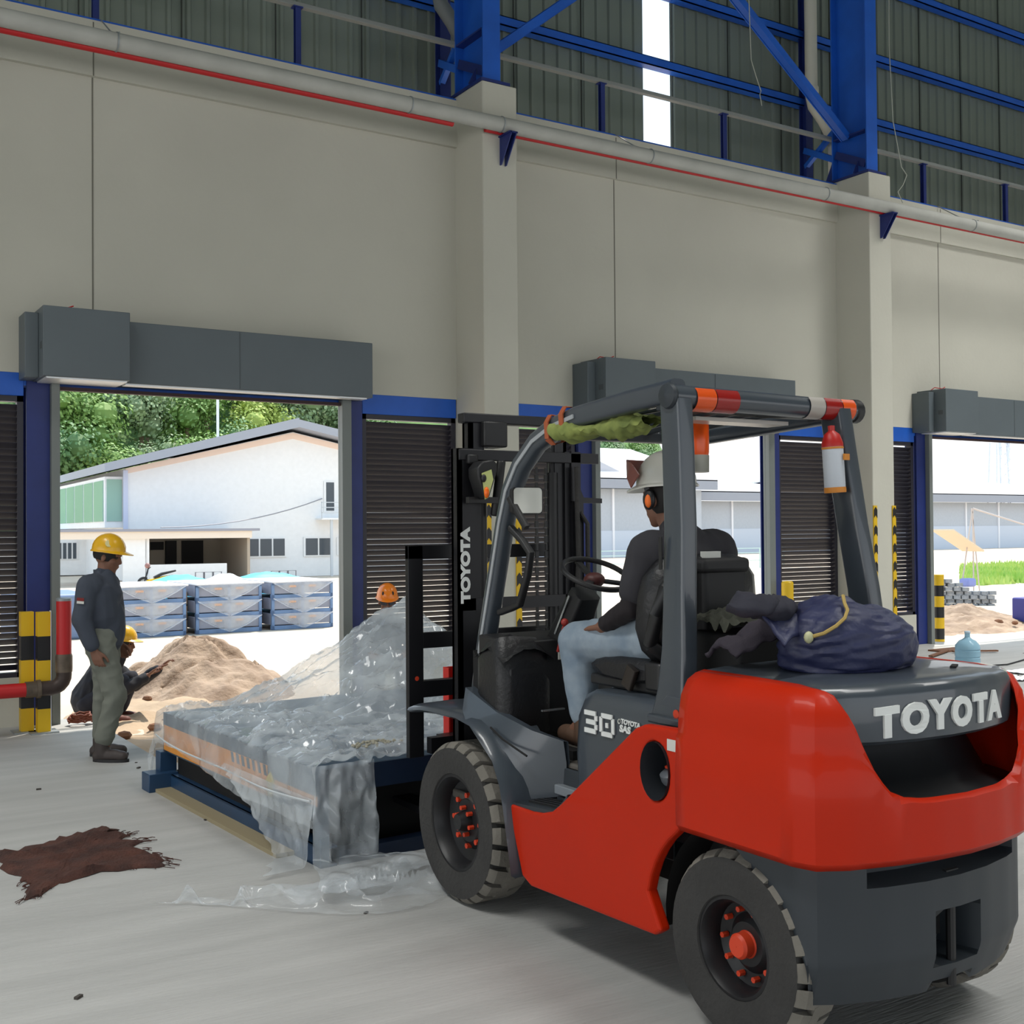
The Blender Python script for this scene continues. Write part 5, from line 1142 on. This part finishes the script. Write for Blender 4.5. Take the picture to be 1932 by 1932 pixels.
B(M().rings([[(11.26+.137*math.cos(rad(a)), 8.2+.137*math.sin(rad(a)), z) for a in range(-150, -60, 10)] for z in (.02, .10)], closed=False), 'blue_label', mat('bottle_label', (50, 120, 200), .4), wb)
wl_ = []
for (x, y, w_, h_, rz, lab, mt_) in ((10.75, 7.05, 1.1, .05, .5, 'long rusty steel angle lying flat behind the forklift', None), (10.55, 6.75, 1.0, .05, .9, 'second rusty steel bar crossing the first at the right edge', None), (11.2, 7.2, .9, .05, .2, 'third rusty steel bar lying farthest right', None)):
    o = B(M().obox((x, y, .035), (w_, h_, .05), rz=rz), 'steel_bar', mat('rusty_bar', (84, 62, 54), .8, var=.2), bevel=.004); tag(o, lab, 'bar')
for (x, y, s_, lab) in ((11.9, 7.9, .30, 'white paper scrap on the floor right of the water bottle'), (11.3, 7.55, .22, 'small white paper scrap near the rusty bars')):
    o = B(M().grid(8, 8, lambda u, v: (x+s_*(u-.5)*1.6, y+s_*(v-.5), .012+.04*abs(noise.noise(Vector((u*3, v*3, x)))))), 'paper_scrap', m_pap); tag(o, lab, 'paper')
o = B(M().tube([(11.6, 8.35, .012), (11.9, 8.5, .012), (12.3, 8.42, .012), (12.9, 8.6, .012), (13.8, 8.4, .012)], .009, 6), 'floor_cable', m_blk); tag(o, 'thin black cable lying on the floor right of the water bottle', 'cable')
o = B(M().box((12.9, 9.75, 0), (13.6, 10.0, .02)).obox((12.6, 9.6, .025), (.8, .05, .02), rz=.4).obox((13.2, 9.5, .025), (.6, .06, .02), rz=-.5), 'timber_scraps', mat('brown_timber', (120, 84, 62), .8)); tag(o, 'brown timber scraps at the foot of the second pilaster', 'timber')
o = B(M().box((19.0, 12.6, -.1), (19.4, 12.9, .35)), 'blue_drum', mat('drum_blue', (70, 70, 150), .5), bevel=.03); tag(o, 'blue container at the right edge outside the right doorway', 'container')
# small debris on the floor
for i in range(14):
    x, y = R.uniform(.9, 2.3), R.uniform(4.2, 8.6)
    if i > 9: x, y = R.uniform(11.5, 14), R.uniform(7.5, 9.6)
    s_ = R.uniform(.006, .016)
    o = B(M().obox((x, y, s_*.3), (s_*2, s_, s_*.6), rz=R.uniform(0, 3)), 'floor_chip', mat('dark_chip', (70, 66, 62), .9), smooth=False); tag(o, 'tiny dark chip on the concrete floor %s' % ('left of the leveler' if i <= 9 else 'near the right doorway'), 'chip', 'floor chips %s' % ('left' if i <= 9 else 'right'))
# ------------------------------------------------------------ people
m_skin = mat('brown_skin', (122, 84, 66), .6, var=.06, vscale=8)
m_hair = mat('black_hair', (24, 20, 20), .7)
m_helY = mat('yellow_helmet', (226, 172, 16), .35, coat=.3)
m_helO = mat('orange_helmet', (240, 130, 20), .3, coat=.4)
m_helW = mat('white_helmet', (196, 194, 186), .35, coat=.3)
TMP = bpy.data.scenes.new('bench')
def organic(m, name, mt, parent, vox=.006, sm=4, fold=0.0, fs=9.0, stretch=(1, 1, .55), seed=0):
    """union of overlapping tapered volumes -> one continuous smooth skin"""
    o = B(m, name, mt, parent); o.data.materials[0] = mt
    q = o.modifiers.new('r', 'REMESH'); q.mode = 'VOXEL'; q.voxel_size = vox; q.use_smooth_shade = True
    q = o.modifiers.new('s', 'SMOOTH'); q.factor = .5; q.iterations = sm
    COL.objects.unlink(o); TMP.collection.objects.link(o)
    with bpy.context.temp_override(scene=TMP, view_layer=TMP.view_layers[0]): dg = bpy.context.evaluated_depsgraph_get(); dg.update()
    me2 = bpy.data.meshes.new_from_object(o.evaluated_get(dg)); me2.name = name
    TMP.collection.objects.unlink(o); COL.objects.link(o); o.modifiers.clear(); o.data = me2
    me = o.data
    if fold:
        nr = [v.normal.copy() for v in me.vertices]
        for v in me.vertices:
            p = v.co; n_ = noise.noise(Vector((p.x*fs*stretch[0]+seed, p.y*fs*stretch[1], p.z*fs*stretch[2]))); n2 = noise.noise(Vector((p.x*fs*2.3, p.y*fs*2.3+seed, p.z*fs*1.9)))
            v.co = p + nr[v.index]*(fold*(1-2.4*abs(n_))+fold*.45*n2)
    me.shade_smooth()
    if not me.materials: me.materials.append(mt)
    return o
class Fig:
    """figure frame: f forward, l left, z up from the feet"""
    def __init__(s, o, ang, k=1.0): s.o = Vector(o); s.f = Vector((math.cos(ang), math.sin(ang), 0)); s.l = Vector((-math.sin(ang), math.cos(ang), 0)); s.k = k
    def __call__(s, f, l, z): return s.o + (s.f*f + s.l*l + Vector((0, 0, z)))*s.k
    def rot(s, pitch=0, yaw=0, roll=0):
        b = Matrix((s.f, s.l, Vector((0, 0, 1)))).transposed()
        return b @ Matrix.Rotation(yaw, 3, 'Z') @ Matrix.Rotation(pitch, 3, 'Y') @ Matrix.Rotation(roll, 3, 'X')
def head(m, c, R3, k=1.0):
    def P(x, y, z): return Vector(c)+R3 @ Vector((x, y, z))*k
    def E(x, y, z, a, b, d): m.ell(P(x, y, z), (a*k, b*k, d*k), 18, 12, R3)
    E(-.008, 0, .025, .094, .076, .098); E(.035, 0, -.035, .060, .058, .070); E(.052, 0, -.078, .034, .038, .032); E(.066, 0, -.098, .020, .022, .016)
    m.cap(P(.088, 0, .018), P(.103, 0, -.022), .009*k, .013*k); m.cap(P(.096, -.011, -.028), P(.096, .011, -.028), .008*k, .008*k)
    m.cap(P(.082, -.032, .030), P(.082, .032, .030), .012*k, .012*k)
    m.cap(P(.088, -.018, -.056), P(.088, .018, -.056), .008*k, .008*k); m.cap(P(.084, -.015, -.067), P(.084, .015, -.067), .008*k, .008*k)
    for s in (-1, 1):
        E(-.004, s*.079, -.008, .018, .009, .030); E(.055, s*.042, -.02, .026, .022, .028)
def hand(m, w, d, n, t, curl=.5, k=1.0, spread=.1):
    """wrist w, finger direction d, palm normal n (palm side), thumb side t"""
    d, n, t = Vector(d).normalized(), Vector(n).normalized(), Vector(t).normalized(); w = Vector(w)
    for a, b in ((-.028, 0), (-.010, 0), (.010, 0), (.028, 0)): m.cap(w+t*a*.6*k, w+d*.080*k+t*a*k, .014*k, .012*k, 8)
    for i, (a, L_) in enumerate(((.031, .070), (.011, .080), (-.010, .074), (-.030, .058))):
        p = w+d*.085*k+t*a*k; dd = (d+t*(a*spread*10)).normalized(); r_ = .0092*k
        for j in range(3):
            c_ = curl*(.5+.5*j); e = (dd*math.cos(c_*(j+1)*.75)+n*math.sin(c_*(j+1)*.75)).normalized(); q_ = p+e*L_*(.42-.06*j)*k
            m.cap(p, q_, r_, r_*.88, 8); p = q_; r_ *= .9
    p = w+d*.022*k+t*.026*k
    for j, (e, L_) in enumerate(((t*.75+d*.7+n*.25, .042), (t*.35+d*.9+n*.35, .032), (d*.95+n*.35, .026))):
        q_ = p+e.normalized()*L_*k; m.cap(p, q_, (.0125-.001*j)*k, (.011-.001*j)*k, 8); p = q_
def helmet(fig_root, c, R3, mt, k=1.0, name='helmet', brim=.055):
    def P(x, y, z): return Vector(c)+R3 @ Vector((x, y, z))*k
    rs = []
    for t in [0, 10, 22, 35, 48, 60, 72, 82, 89]:
        a = rad(t); rs.append([P((.125*math.cos(a))*math.cos(b), (.102*math.cos(a))*math.sin(b), .128*math.sin(a)**.9*(1+.04*max(0, math.cos(b*0)))) for b in [2*PI*j/32 for j in range(32)]])
    m = M().rings(rs, caps=True)
    h = B(m, name, mt, fig_root, ang=1.2)
    br = []
    for e, zz in ((0, .006), (1, -.004), (1, -.010), (0, -.004)):
        br.append([P((.121+e*(.012+brim*max(0, math.cos(b))**1.5))*math.cos(b), (.099+e*.012)*math.sin(b), zz-e*.010*max(0, math.cos(b))) for b in [2*PI*j/40 for j in range(40)]])
    m = M().rings(br+[br[0]], caps=False); B(m, 'helmet_brim', mt, h)
    m = M()
    m.sweep([P(.125*math.cos(rad(a)), 0, .130*math.sin(rad(a))) for a in range(15, 166, 15)], .03*k, .006*k, up=tuple(R3 @ Vector((0, 0, 1)))); B(m, 'helmet_ridge', mt, h)
    return h
def boot(m, a, toe, k=1.0, up=.13):
    a, toe = Vector(a), Vector(toe); d = (toe-a).normalized()
    m.cap(a+Vector((0, 0, up)), a+Vector((0, 0, .05)), .052*k, .050*k); m.cap(a-d*.035*k+Vector((0, 0, .04)), a+d*.10*k+Vector((0, 0, .045)), .042*k, .046*k); m.cap(a+d*.08*k+Vector((0, 0, .042)), toe-d*.035*k+Vector((0, 0, .040)), .045*k, .040*k)
def sole(a, toe, z, k=1.0):
    a, toe = Vector(a), Vector(toe); d = (toe-a).normalized(); n = Vector((-d.y, d.x, 0)); L_ = (toe-a).length; pts = []
    for t in range(24):
        b = 2*PI*t/24; pts.append(a+d*(L_*.5-.03+math.cos(b)*(L_*.5+.045))+n*math.sin(b)*.048*k)
    return M().rings([[(p.x, p.y, z) for p in pts], [(p.x, p.y, z+.022) for p in pts]])
# ---- standing man
F1 = Fig((2.10, 8.72, 0), rad(-32.5))
p1 = root('person', (2.10, 8.72, 0), 'standing man in yellow hard hat, dark grey shirt and grey-green trousers by the left doorway', 'person')
hr_ = F1.rot(pitch=rad(14)); hc = F1(-.055, 0, 1.475)
m = M(); head(m, hc, hr_, .98)
m.cap(F1(-.08, 0, 1.28), F1(-.07, 0, 1.43), .060, .055); m.cap(F1(-.10, 0, 1.20), F1(-.08, 0, 1.28), .10, .07); m.cap(F1(-.08, 0, .92), F1(-.09, 0, 1.18), .10, .10)
m.cap(F1(-.12, -.16, 1.265), F1(-.10, .16, 1.265), .055, .055)
m.cap(F1(-.14, -.19, 1.27), F1(-.16, -.215, 1.01), .048, .040); m.cap(F1(-.16, -.215, 1.01), F1(-.085, -.205, .82), .038, .028); hand(m, F1(-.085, -.205, .82), F1.f*.35+Vector((0, 0, -1)), F1.l, F1.f, .55)
m.cap(F1(-.12, .19, 1.27), F1(-.10, .215, 1.01), .048, .040); m.cap(F1(-.10, .215, 1.01), F1(-.05, .20, .84), .038, .028); hand(m, F1(-.05, .20, .84), F1.f*.45+Vector((0, 0, -1)), -F1.l, F1.f, .6)
m.cap(F1(-.09, -.09, .88), F1(.035, -.09, .47), .085, .055); m.cap(F1(.035, -.09, .47), F1(-.055, -.10, .08), .055, .038)
m.cap(F1(-.09, .09, .88), F1(-.115, .10, .46), .085, .055); m.cap(F1(-.115, .10, .46), F1(-.15, .11, .08), .055, .038)
m.cap(F1(-.055, -.10, .06), F1(.085, -.11, .04), .032, .028); m.cap(F1(-.15, .11, .06), F1(-.005, .11, .04), .032, .028)
b1 = organic(m, 'body', m_skin, p1, .0058, 3)
def eyes(c, R3, par, k=1.0):
    for s in (-1, 1): B(M().ell(Vector(c)+R3 @ Vector((.078, s*.031, .012))*k, .010*k, 10, 6), 'eye', mat('eye_dark', (30, 24, 22), .3), par)
eyes(hc, hr_, p1, .98)
B(M().ell(hc+hr_ @ Vector((-.014, 0, .02)), (.098, .081, .085), 20, 10, hr_, -.55, .9), 'hair', m_hair, p1)
h = helmet(p1, hc+hr_ @ Vector((-.004, 0, .046)), F1.rot(pitch=rad(6)), m_helY, .98)
B(M().lathe([(.001, .003), (.026, .002), (.028, 0)], F1(-.015, -.085, 1.575), tuple(-F1.l+F1.f*.55+Vector((0, 0, .45))), 16), 'helmet_badge', mat('pale_badge', (216, 206, 150), .5), h)
m_sh = mat('dark_grey_shirt', (62, 68, 80), .85, var=.06, vscale=3)
m = M()
m.cap(F1(-.085, 0, .90), F1(-.09, 0, 1.04), .150, .152); m.cap(F1(-.09, -.05, 1.04), F1(-.10, -.07, 1.20), .135, .125); m.cap(F1(-.09, .05, 1.04), F1(-.10, .07, 1.20), .135, .125)
m.cap(F1(-.13, -.155, 1.265), F1(-.11, .155, 1.265), .092, .092); m.cap(F1(-.085, 0, 1.21), F1(-.078, 0, 1.345), .135, .074)
m.cap(F1(-.135, -.185, 1.27), F1(-.165, -.22, 1.03), .075, .068); m.cap(F1(-.165, -.22, 1.03), F1(-.10, -.21, .855), .066, .05)
m.cap(F1(-.12, .185, 1.27), F1(-.10, .215, 1.03), .075, .066); m.cap(F1(-.10, .215, 1.03), F1(-.06, .20, .87), .062, .05)
sh1 = organic(m, 'shirt', m_sh, p1, .009, 5, .006, 8, seed=3)
B(M().sweep([F1(-.145, -.03, 1.36), F1(-.08, -.072, 1.365), F1(-.015, -.03, 1.34), F1(-.015, .03, 1.34), F1(-.08, .072, 1.365), F1(-.145, .03, 1.36)], .012, .05), 'collar', m_sh, p1)
B(M().sweep([F1(-.175, -.285, 1.185), F1(-.125, -.285, 1.18)], .004, .022).xf(lambda v: v), 'arm_flag_red', mat('flag_red', (120, 36, 34), .8), p1, smooth=False)
B(M().sweep([F1(-.175, -.285, 1.163), F1(-.125, -.285, 1.158)], .004, .018), 'arm_flag_white', m_lab, p1, smooth=False)
m_tr = mat('grey_green_trousers', (112, 115, 106), .9, var=.08, vscale=4)
m = M()
m.cap(F1(-.085, -.05, .90), F1(-.085, .05, .90), .125, .125); m.cap(F1(-.09, -.085, .86), F1(.032, -.09, .47), .108, .078); m.cap(F1(.032, -.09, .47), F1(-.047, -.10, .17), .078, .066)
m.cap(F1(-.095, .085, .86), F1(-.115, .10, .46), .108, .078); m.cap(F1(-.115, .10, .46), F1(-.145, .11, .17), .078, .064)
organic(m, 'trousers', m_tr, p1, .009, 4, .007, 9, (1, 1, 1.3), 5)
m_bt = mat('dark_brown_boot', (58, 50, 48), .6)
for (a, l, tf, tl) in ((-.06, -.10, .125, -.125), (-.155, .11, .04, .12)):
    A_, T_ = F1(a, l, 0), F1(tf, tl, 0); m = M(); boot(m, A_, T_); b = organic(m, 'boot', m_bt, p1, .008, 3)
    B(sole(A_, T_, 0), 'boot_sole', m_blk, b)
# ---- crouching man behind him
F2 = Fig((2.75, 11.10, -.12), rad(-32.5))
p2 = root('person', (2.75, 11.10, -.12), 'crouching man in yellow hard hat and black jacket reaching toward the sand heap', 'person')
hc = F2(.0, 0, .73); hr_ = F2.rot(pitch=rad(6))
m = M(); head(m, hc, hr_, .95)
m.cap(F2(-.12, 0, .52), F2(-.03, 0, .66), .07, .055); m.cap(F2(-.30, 0, .24), F2(-.16, 0, .48), .13, .11); m.cap(F2(-.15, -.16, .50), F2(-.15, .16, .50), .06, .06)
for s in (-1, 1):
    el, wr_ = F2(.06, s*.16, .33), F2(.24+.04*(s+1), s*.06, .47+.03*s)
    m.cap(F2(-.14, s*.18, .49), el, .045, .038); m.cap(el, wr_, .036, .027); hand(m, wr_, F2.f*.8+Vector((0, 0, .65)), -Vector((0, 0, 1)), F2.l*-s, .3)
    m.cap(F2(-.29, s*.09, .20), F2(.02, s*.13, .40), .08, .055); m.cap(F2(.02, s*.13, .40), F2(-.08, s*.11, .07), .05, .036); m.cap(F2(-.08, s*.11, .05), F2(.07, s*.12, .035), .032, .026)
organic(m, 'body', m_skin, p2, .006, 3); eyes(hc, hr_, p2, .95)
B(M().ell(hc+hr_ @ Vector((-.014, 0, .02)), (.094, .078, .08), 18, 9, hr_, -.5, .9), 'hair', m_hair, p2)
helmet(p2, hc+hr_ @ Vector((-.004, 0, .048)), F2.rot(pitch=rad(4)), m_helY, .97)
m = M(); m.cap(F2(-.31, 0, .22), F2(-.18, 0, .46), .18, .15); m.cap(F2(-.17, -.15, .49), F2(-.17, .15, .49), .085, .085); m.cap(F2(-.14, 0, .5), F2(-.06, 0, .60), .10, .075)
for s in (-1, 1): m.cap(F2(-.15, s*.18, .48), F2(.06, s*.16, .33), .075, .062); m.cap(F2(.06, s*.16, .33), F2(.21+.04*(s+1), s*.07, .45+.03*s), .06, .045)
organic(m, 'jacket', mat('black_jacket', (32, 34, 42), .85), p2, .010, 4, .007, 9, seed=8)
m = M()
for s in (-1, 1): m.cap(F2(-.30, s*.09, .19), F2(.02, s*.13, .39), .11, .078); m.cap(F2(.02, s*.13, .39), F2(-.07, s*.11, .12), .075, .06)
organic(m, 'trousers', mat('dark_trousers', (38, 40, 50), .9), p2, .010, 4, .006, 9)
for s in (-1, 1):
    A_, T_ = F2(-.09, s*.11, 0), F2(.10, s*.12, 0); m = M(); boot(m, A_, T_, up=.10); organic(m, 'boot', mat('reddish_boot', (96, 48, 38), .6), p2, .008, 3)
# ---- kneeling man behind the plastic
F3 = Fig((4.90, 9.93, 0), rad(-112))
p3 = root('person', (4.90, 9.93, 0), 'man in orange hard hat kneeling behind the plastic sheet, only his head showing', 'person')
hc = F3(.10, 0, .985); hr_ = F3.rot(pitch=rad(16))
m = M(); head(m, hc, hr_, .95)
m.cap(F3(.0, 0, .78), F3(.06, 0, .92), .068, .056); m.cap(F3(-.08, 0, .42), F3(-.02, 0, .72), .12, .13); m.cap(F3(-.01, -.17, .74), F3(-.01, .17, .74), .065, .065)
for s in (-1, 1):
    m.cap(F3(.0, s*.19, .74), F3(.08, s*.23, .50), .045, .038); m.cap(F3(.08, s*.23, .50), F3(.30, s*.16, .52), .036, .027); hand(m, F3(.30, s*.16, .52), F3.f, -Vector((0, 0, 1)), F3.l*-s, .5)
    m.cap(F3(-.08, s*.10, .42), F3(.20 if s > 0 else .06, s*.13, .42 if s > 0 else .08), .085, .058)
    m.cap(F3(.20 if s > 0 else .06, s*.13, .42 if s > 0 else .08), F3(.16 if s > 0 else -.32, s*.13, .07), .052, .036); m.cap(F3(.16 if s > 0 else -.32, s*.13, .05), F3(.30 if s > 0 else -.38, s*.13, .035), .032, .027)
organic(m, 'body', m_skin, p3, .006, 3); eyes(hc, hr_, p3, .95)
B(M().ell(hc+hr_ @ Vector((-.014, 0, .02)), (.094, .078, .08), 18, 9, hr_, -.5, .9), 'hair', m_hair, p3)
h3 = helmet(p3, hc+hr_ @ Vector((-.004, 0, .048)), F3.rot(pitch=rad(10)), m_helO, .98, brim=.03)
for s in (-1, 1): B(M().ell(hc+F3.rot(pitch=rad(10)) @ Vector((.095, s*.045, .10)), (.012, .012, .02), 8, 5), 'vent', m_blk, h3)
gl3 = M()
for s in (-1, 1): gl3.sweep([hc+hr_ @ Vector((.098, s*.012, .010)), hc+hr_ @ Vector((.096, s*.034, .010)), hc+hr_ @ Vector((.078, s*.062, .012))], .003, .030, up=tuple(hr_ @ Vector((0, 0, 1))))
B(gl3, 'glasses', mat('dark_glasses', (70, 70, 78), .2), p3)
m = M(); m.cap(F3(-.08, 0, .42), F3(-.02, 0, .70), .145, .155); m.cap(F3(-.01, -.16, .74), F3(-.01, .16, .74), .085, .085); m.cap(F3(-.01, 0, .76), F3(.04, 0, .84), .10, .075)
for s in (-1, 1): m.cap(F3(.0, s*.19, .73), F3(.08, s*.23, .50), .07, .06); m.cap(F3(.08, s*.23, .50), F3(.26, s*.17, .52), .058, .045)
organic(m, 'jacket', mat('slate_jacket', (60, 66, 78), .85), p3, .010, 4, .006, 9, seed=2)
m = M()
for s in (-1, 1):
    k_ = F3(.20 if s > 0 else .06, s*.13, .42 if s > 0 else .10); a_ = F3(.16 if s > 0 else -.30, s*.13, .13 if s > 0 else .09)
    m.cap(F3(-.08, s*.09, .42), k_, .11, .08); m.cap(k_, a_, .076, .06)
organic(m, 'trousers', mat('dark_trousers', (38, 40, 50)), p3, .010, 4, .006, 9)
for s in (-1, 1):
    A_, T_ = (F3(.16, .13, 0), F3(.34, .13, 0)) if s > 0 else (F3(-.30, -.13, 0), F3(-.42, -.13, 0)); m = M(); boot(m, A_, T_, up=.10); organic(m, 'boot', m_bt, p3, .008, 3)
# ---- driver
p4 = root('person', tuple(FT((3.12, 3.62, 1.15))), 'driver in white hard hat, black shirt and faded jeans seated on the forklift', 'person')
D4 = Fig((0, 0, 0), rad(90))
HR = D4.rot(pitch=rad(4), yaw=rad(8)); hc = FT((3.115, 3.70, 1.775))
m = M(); head(m, hc, HR, .98)
T = FT
m.cap(T((3.12, 3.62, 1.58)), T((3.12, 3.68, 1.70)), .062, .056); m.cap(T((3.12, 3.66, 1.24)), T((3.12, 3.62, 1.50)), .13, .14); m.cap(T((2.95, 3.61, 1.57)), T((3.30, 3.61, 1.57)), .065, .065)
EL, WR = T((2.90, 3.66, 1.335)), T((2.90, 3.86, 1.245)); ER, WRR = T((3.40, 3.74, 1.33)), T((3.30, 3.98, 1.28))
m.cap(T((2.93, 3.61, 1.56)), EL, .050, .040); m.cap(EL, WR, .038, .028); hand(m, WR, Vector((.15, .75, -.12)), Vector((.0, .1, -1)), Vector((1, .0, 0)), .35)
m.cap(T((3.32, 3.61, 1.56)), ER, .050, .040); m.cap(ER, WRR, .038, .028); hand(m, WRR, Vector((-.1, .9, -.1)), Vector((0, .1, -1)), Vector((-1, 0, 0)), .5)
KN, AN = T((2.945, 4.10, 1.165)), T((2.95, 4.06, .82)); KR, AR = T((3.32, 4.12, 1.16)), T((3.27, 4.22, .82))
m.cap(T((3.02, 3.66, 1.20)), KN, .085, .058); m.cap(KN, AN, .055, .038); m.cap(T((3.22, 3.66, 1.20)), KR, .085, .058); m.cap(KR, AR, .055, .038)
m.cap(AN, T((2.96, 4.2, .73)), .034, .028); m.cap(AR, T((3.27, 4.36, .73)), .034, .028)
organic(m, 'body', m_skin, p4, .0058, 3); eyes(hc, HR, p4, .98)
B(M().ell(hc+HR @ Vector((-.016, 0, .015)), (.097, .081, .10), 20, 10, HR, -.75, .9), 'hair', m_hair, p4)
hw_ = helmet(p4, hc+HR @ Vector((-.006, 0, .055)), D4.rot(pitch=rad(2), yaw=rad(8)), m_helW, 1.06)
hb_ = hc+HR @ Vector((-.006, 0, .055)); Rw = D4.rot(yaw=rad(8))
tri = [Rw @ Vector((-.132*math.cos(rad(a))*e, -.0+.112*math.sin(rad(a))*e, z))+hb_ for a, e, z in ((18, 1.03, .024), (50, 1.03, .024), (34, .985, .068))]
B(M().add(tri, [(0, 1, 2)]), 'warning_sticker', mat('orange_sticker', (236, 130, 30), .5), hw_, smooth=False, solid=.003)
for s in (1, -1):
    ec = hc+Rw @ Vector((.004, s*.096, -.004))
    mf = B(M().ell(ec, (.030, .018, .042), 16, 10, Rw), 'ear_muff', m_blk, p4); B(M().ell(ec+Rw @ Vector((-.006, s*.010, -.006)), (.016, .013, .028), 12, 8, Rw), 'muff_pad', mat('muff_orange', (236, 110, 30), .5), mf)
    B(M().sweep([ec, ec+Rw @ Vector((.01, s*.006, .06))], .008, .02), 'muff_arm', m_blk, mf)
B(M().sweep([hb_+Rw @ Vector((.06, .118, .015)), hb_+Rw @ Vector((.10, .110, .06)), hb_+Rw @ Vector((.145, .075, .07)), hb_+Rw @ Vector((.155, 0, .07)), hb_+Rw @ Vector((.145, -.075, .07)), hb_+Rw @ Vector((.10, -.110, .06))], .006, .075, up=(0, 0, 1)), 'raised_visor', mat('visor_brown', (130, 74, 66), .3), p4)
m_ts = mat('black_tshirt', (48, 47, 52), .9, var=.06); m_sl = mat('black_arm_sleeve', (26, 20, 24), .85)
m = M(); m.cap(T((3.12, 3.66, 1.24)), T((3.12, 3.62, 1.48)), .155, .155); m.cap(T((2.96, 3.60, 1.555)), T((3.29, 3.60, 1.555)), .088, .088); m.cap(T((3.04, 3.62, 1.45)), T((3.20, 3.62, 1.45)), .13, .13); m.cap(T((3.12, 3.61, 1.60)), T((3.12, 3.64, 1.645)), .095, .07)
m.cap(T((2.935, 3.61, 1.55)), T((2.915, 3.645, 1.41)), .080, .072); m.cap(T((3.315, 3.61, 1.55)), T((3.37, 3.68, 1.41)), .080, .072)
organic(m, 'tshirt', m_ts, p4, .009, 4, .006, 8, seed=6)
m = M(); m.cap(T((2.92, 3.635, 1.44)), EL, .056, .048); m.cap(EL, T((2.90, 3.83, 1.26)), .046, .036); m2 = M(); m2.cap(T((3.36, 3.67, 1.44)), ER, .056, .048); m2.cap(ER, T((3.31, 3.94, 1.285)), .046, .036)
organic(m, 'arm_sleeve', m_sl, p4, .008, 3, .003, 20); organic(m2, 'arm_sleeve', m_sl, p4, .008, 3, .003, 20)
m = M(); m.cap(T((3.02, 3.66, 1.20)), T((3.22, 3.66, 1.20)), .115, .115); m.cap(T((3.01, 3.68, 1.20)), KN, .105, .082); m.cap(KN, T((2.95, 4.06, .86)), .080, .062); m.cap(T((3.23, 3.68, 1.20)), KR, .105, .082); m.cap(KR, T((3.275, 4.20, .86)), .080, .062)
organic(m, 'jeans', mat('faded_jeans', (152, 164, 174), .9, rgb2=(110, 126, 142), vscale=7), p4, .009, 3, .005, 10, seed=4)
for a, b in ((T((2.95, 4.05, .705)), T((2.97, 4.26, .705))), (T((3.27, 4.20, .705)), T((3.27, 4.42, .705)))):
    m = M(); boot(m, a, b, up=.14); organic(m, 'boot', mat('tan_boot', (86, 62, 46), .7), p4, .008, 3)

bpy.data.scenes.remove(TMP)
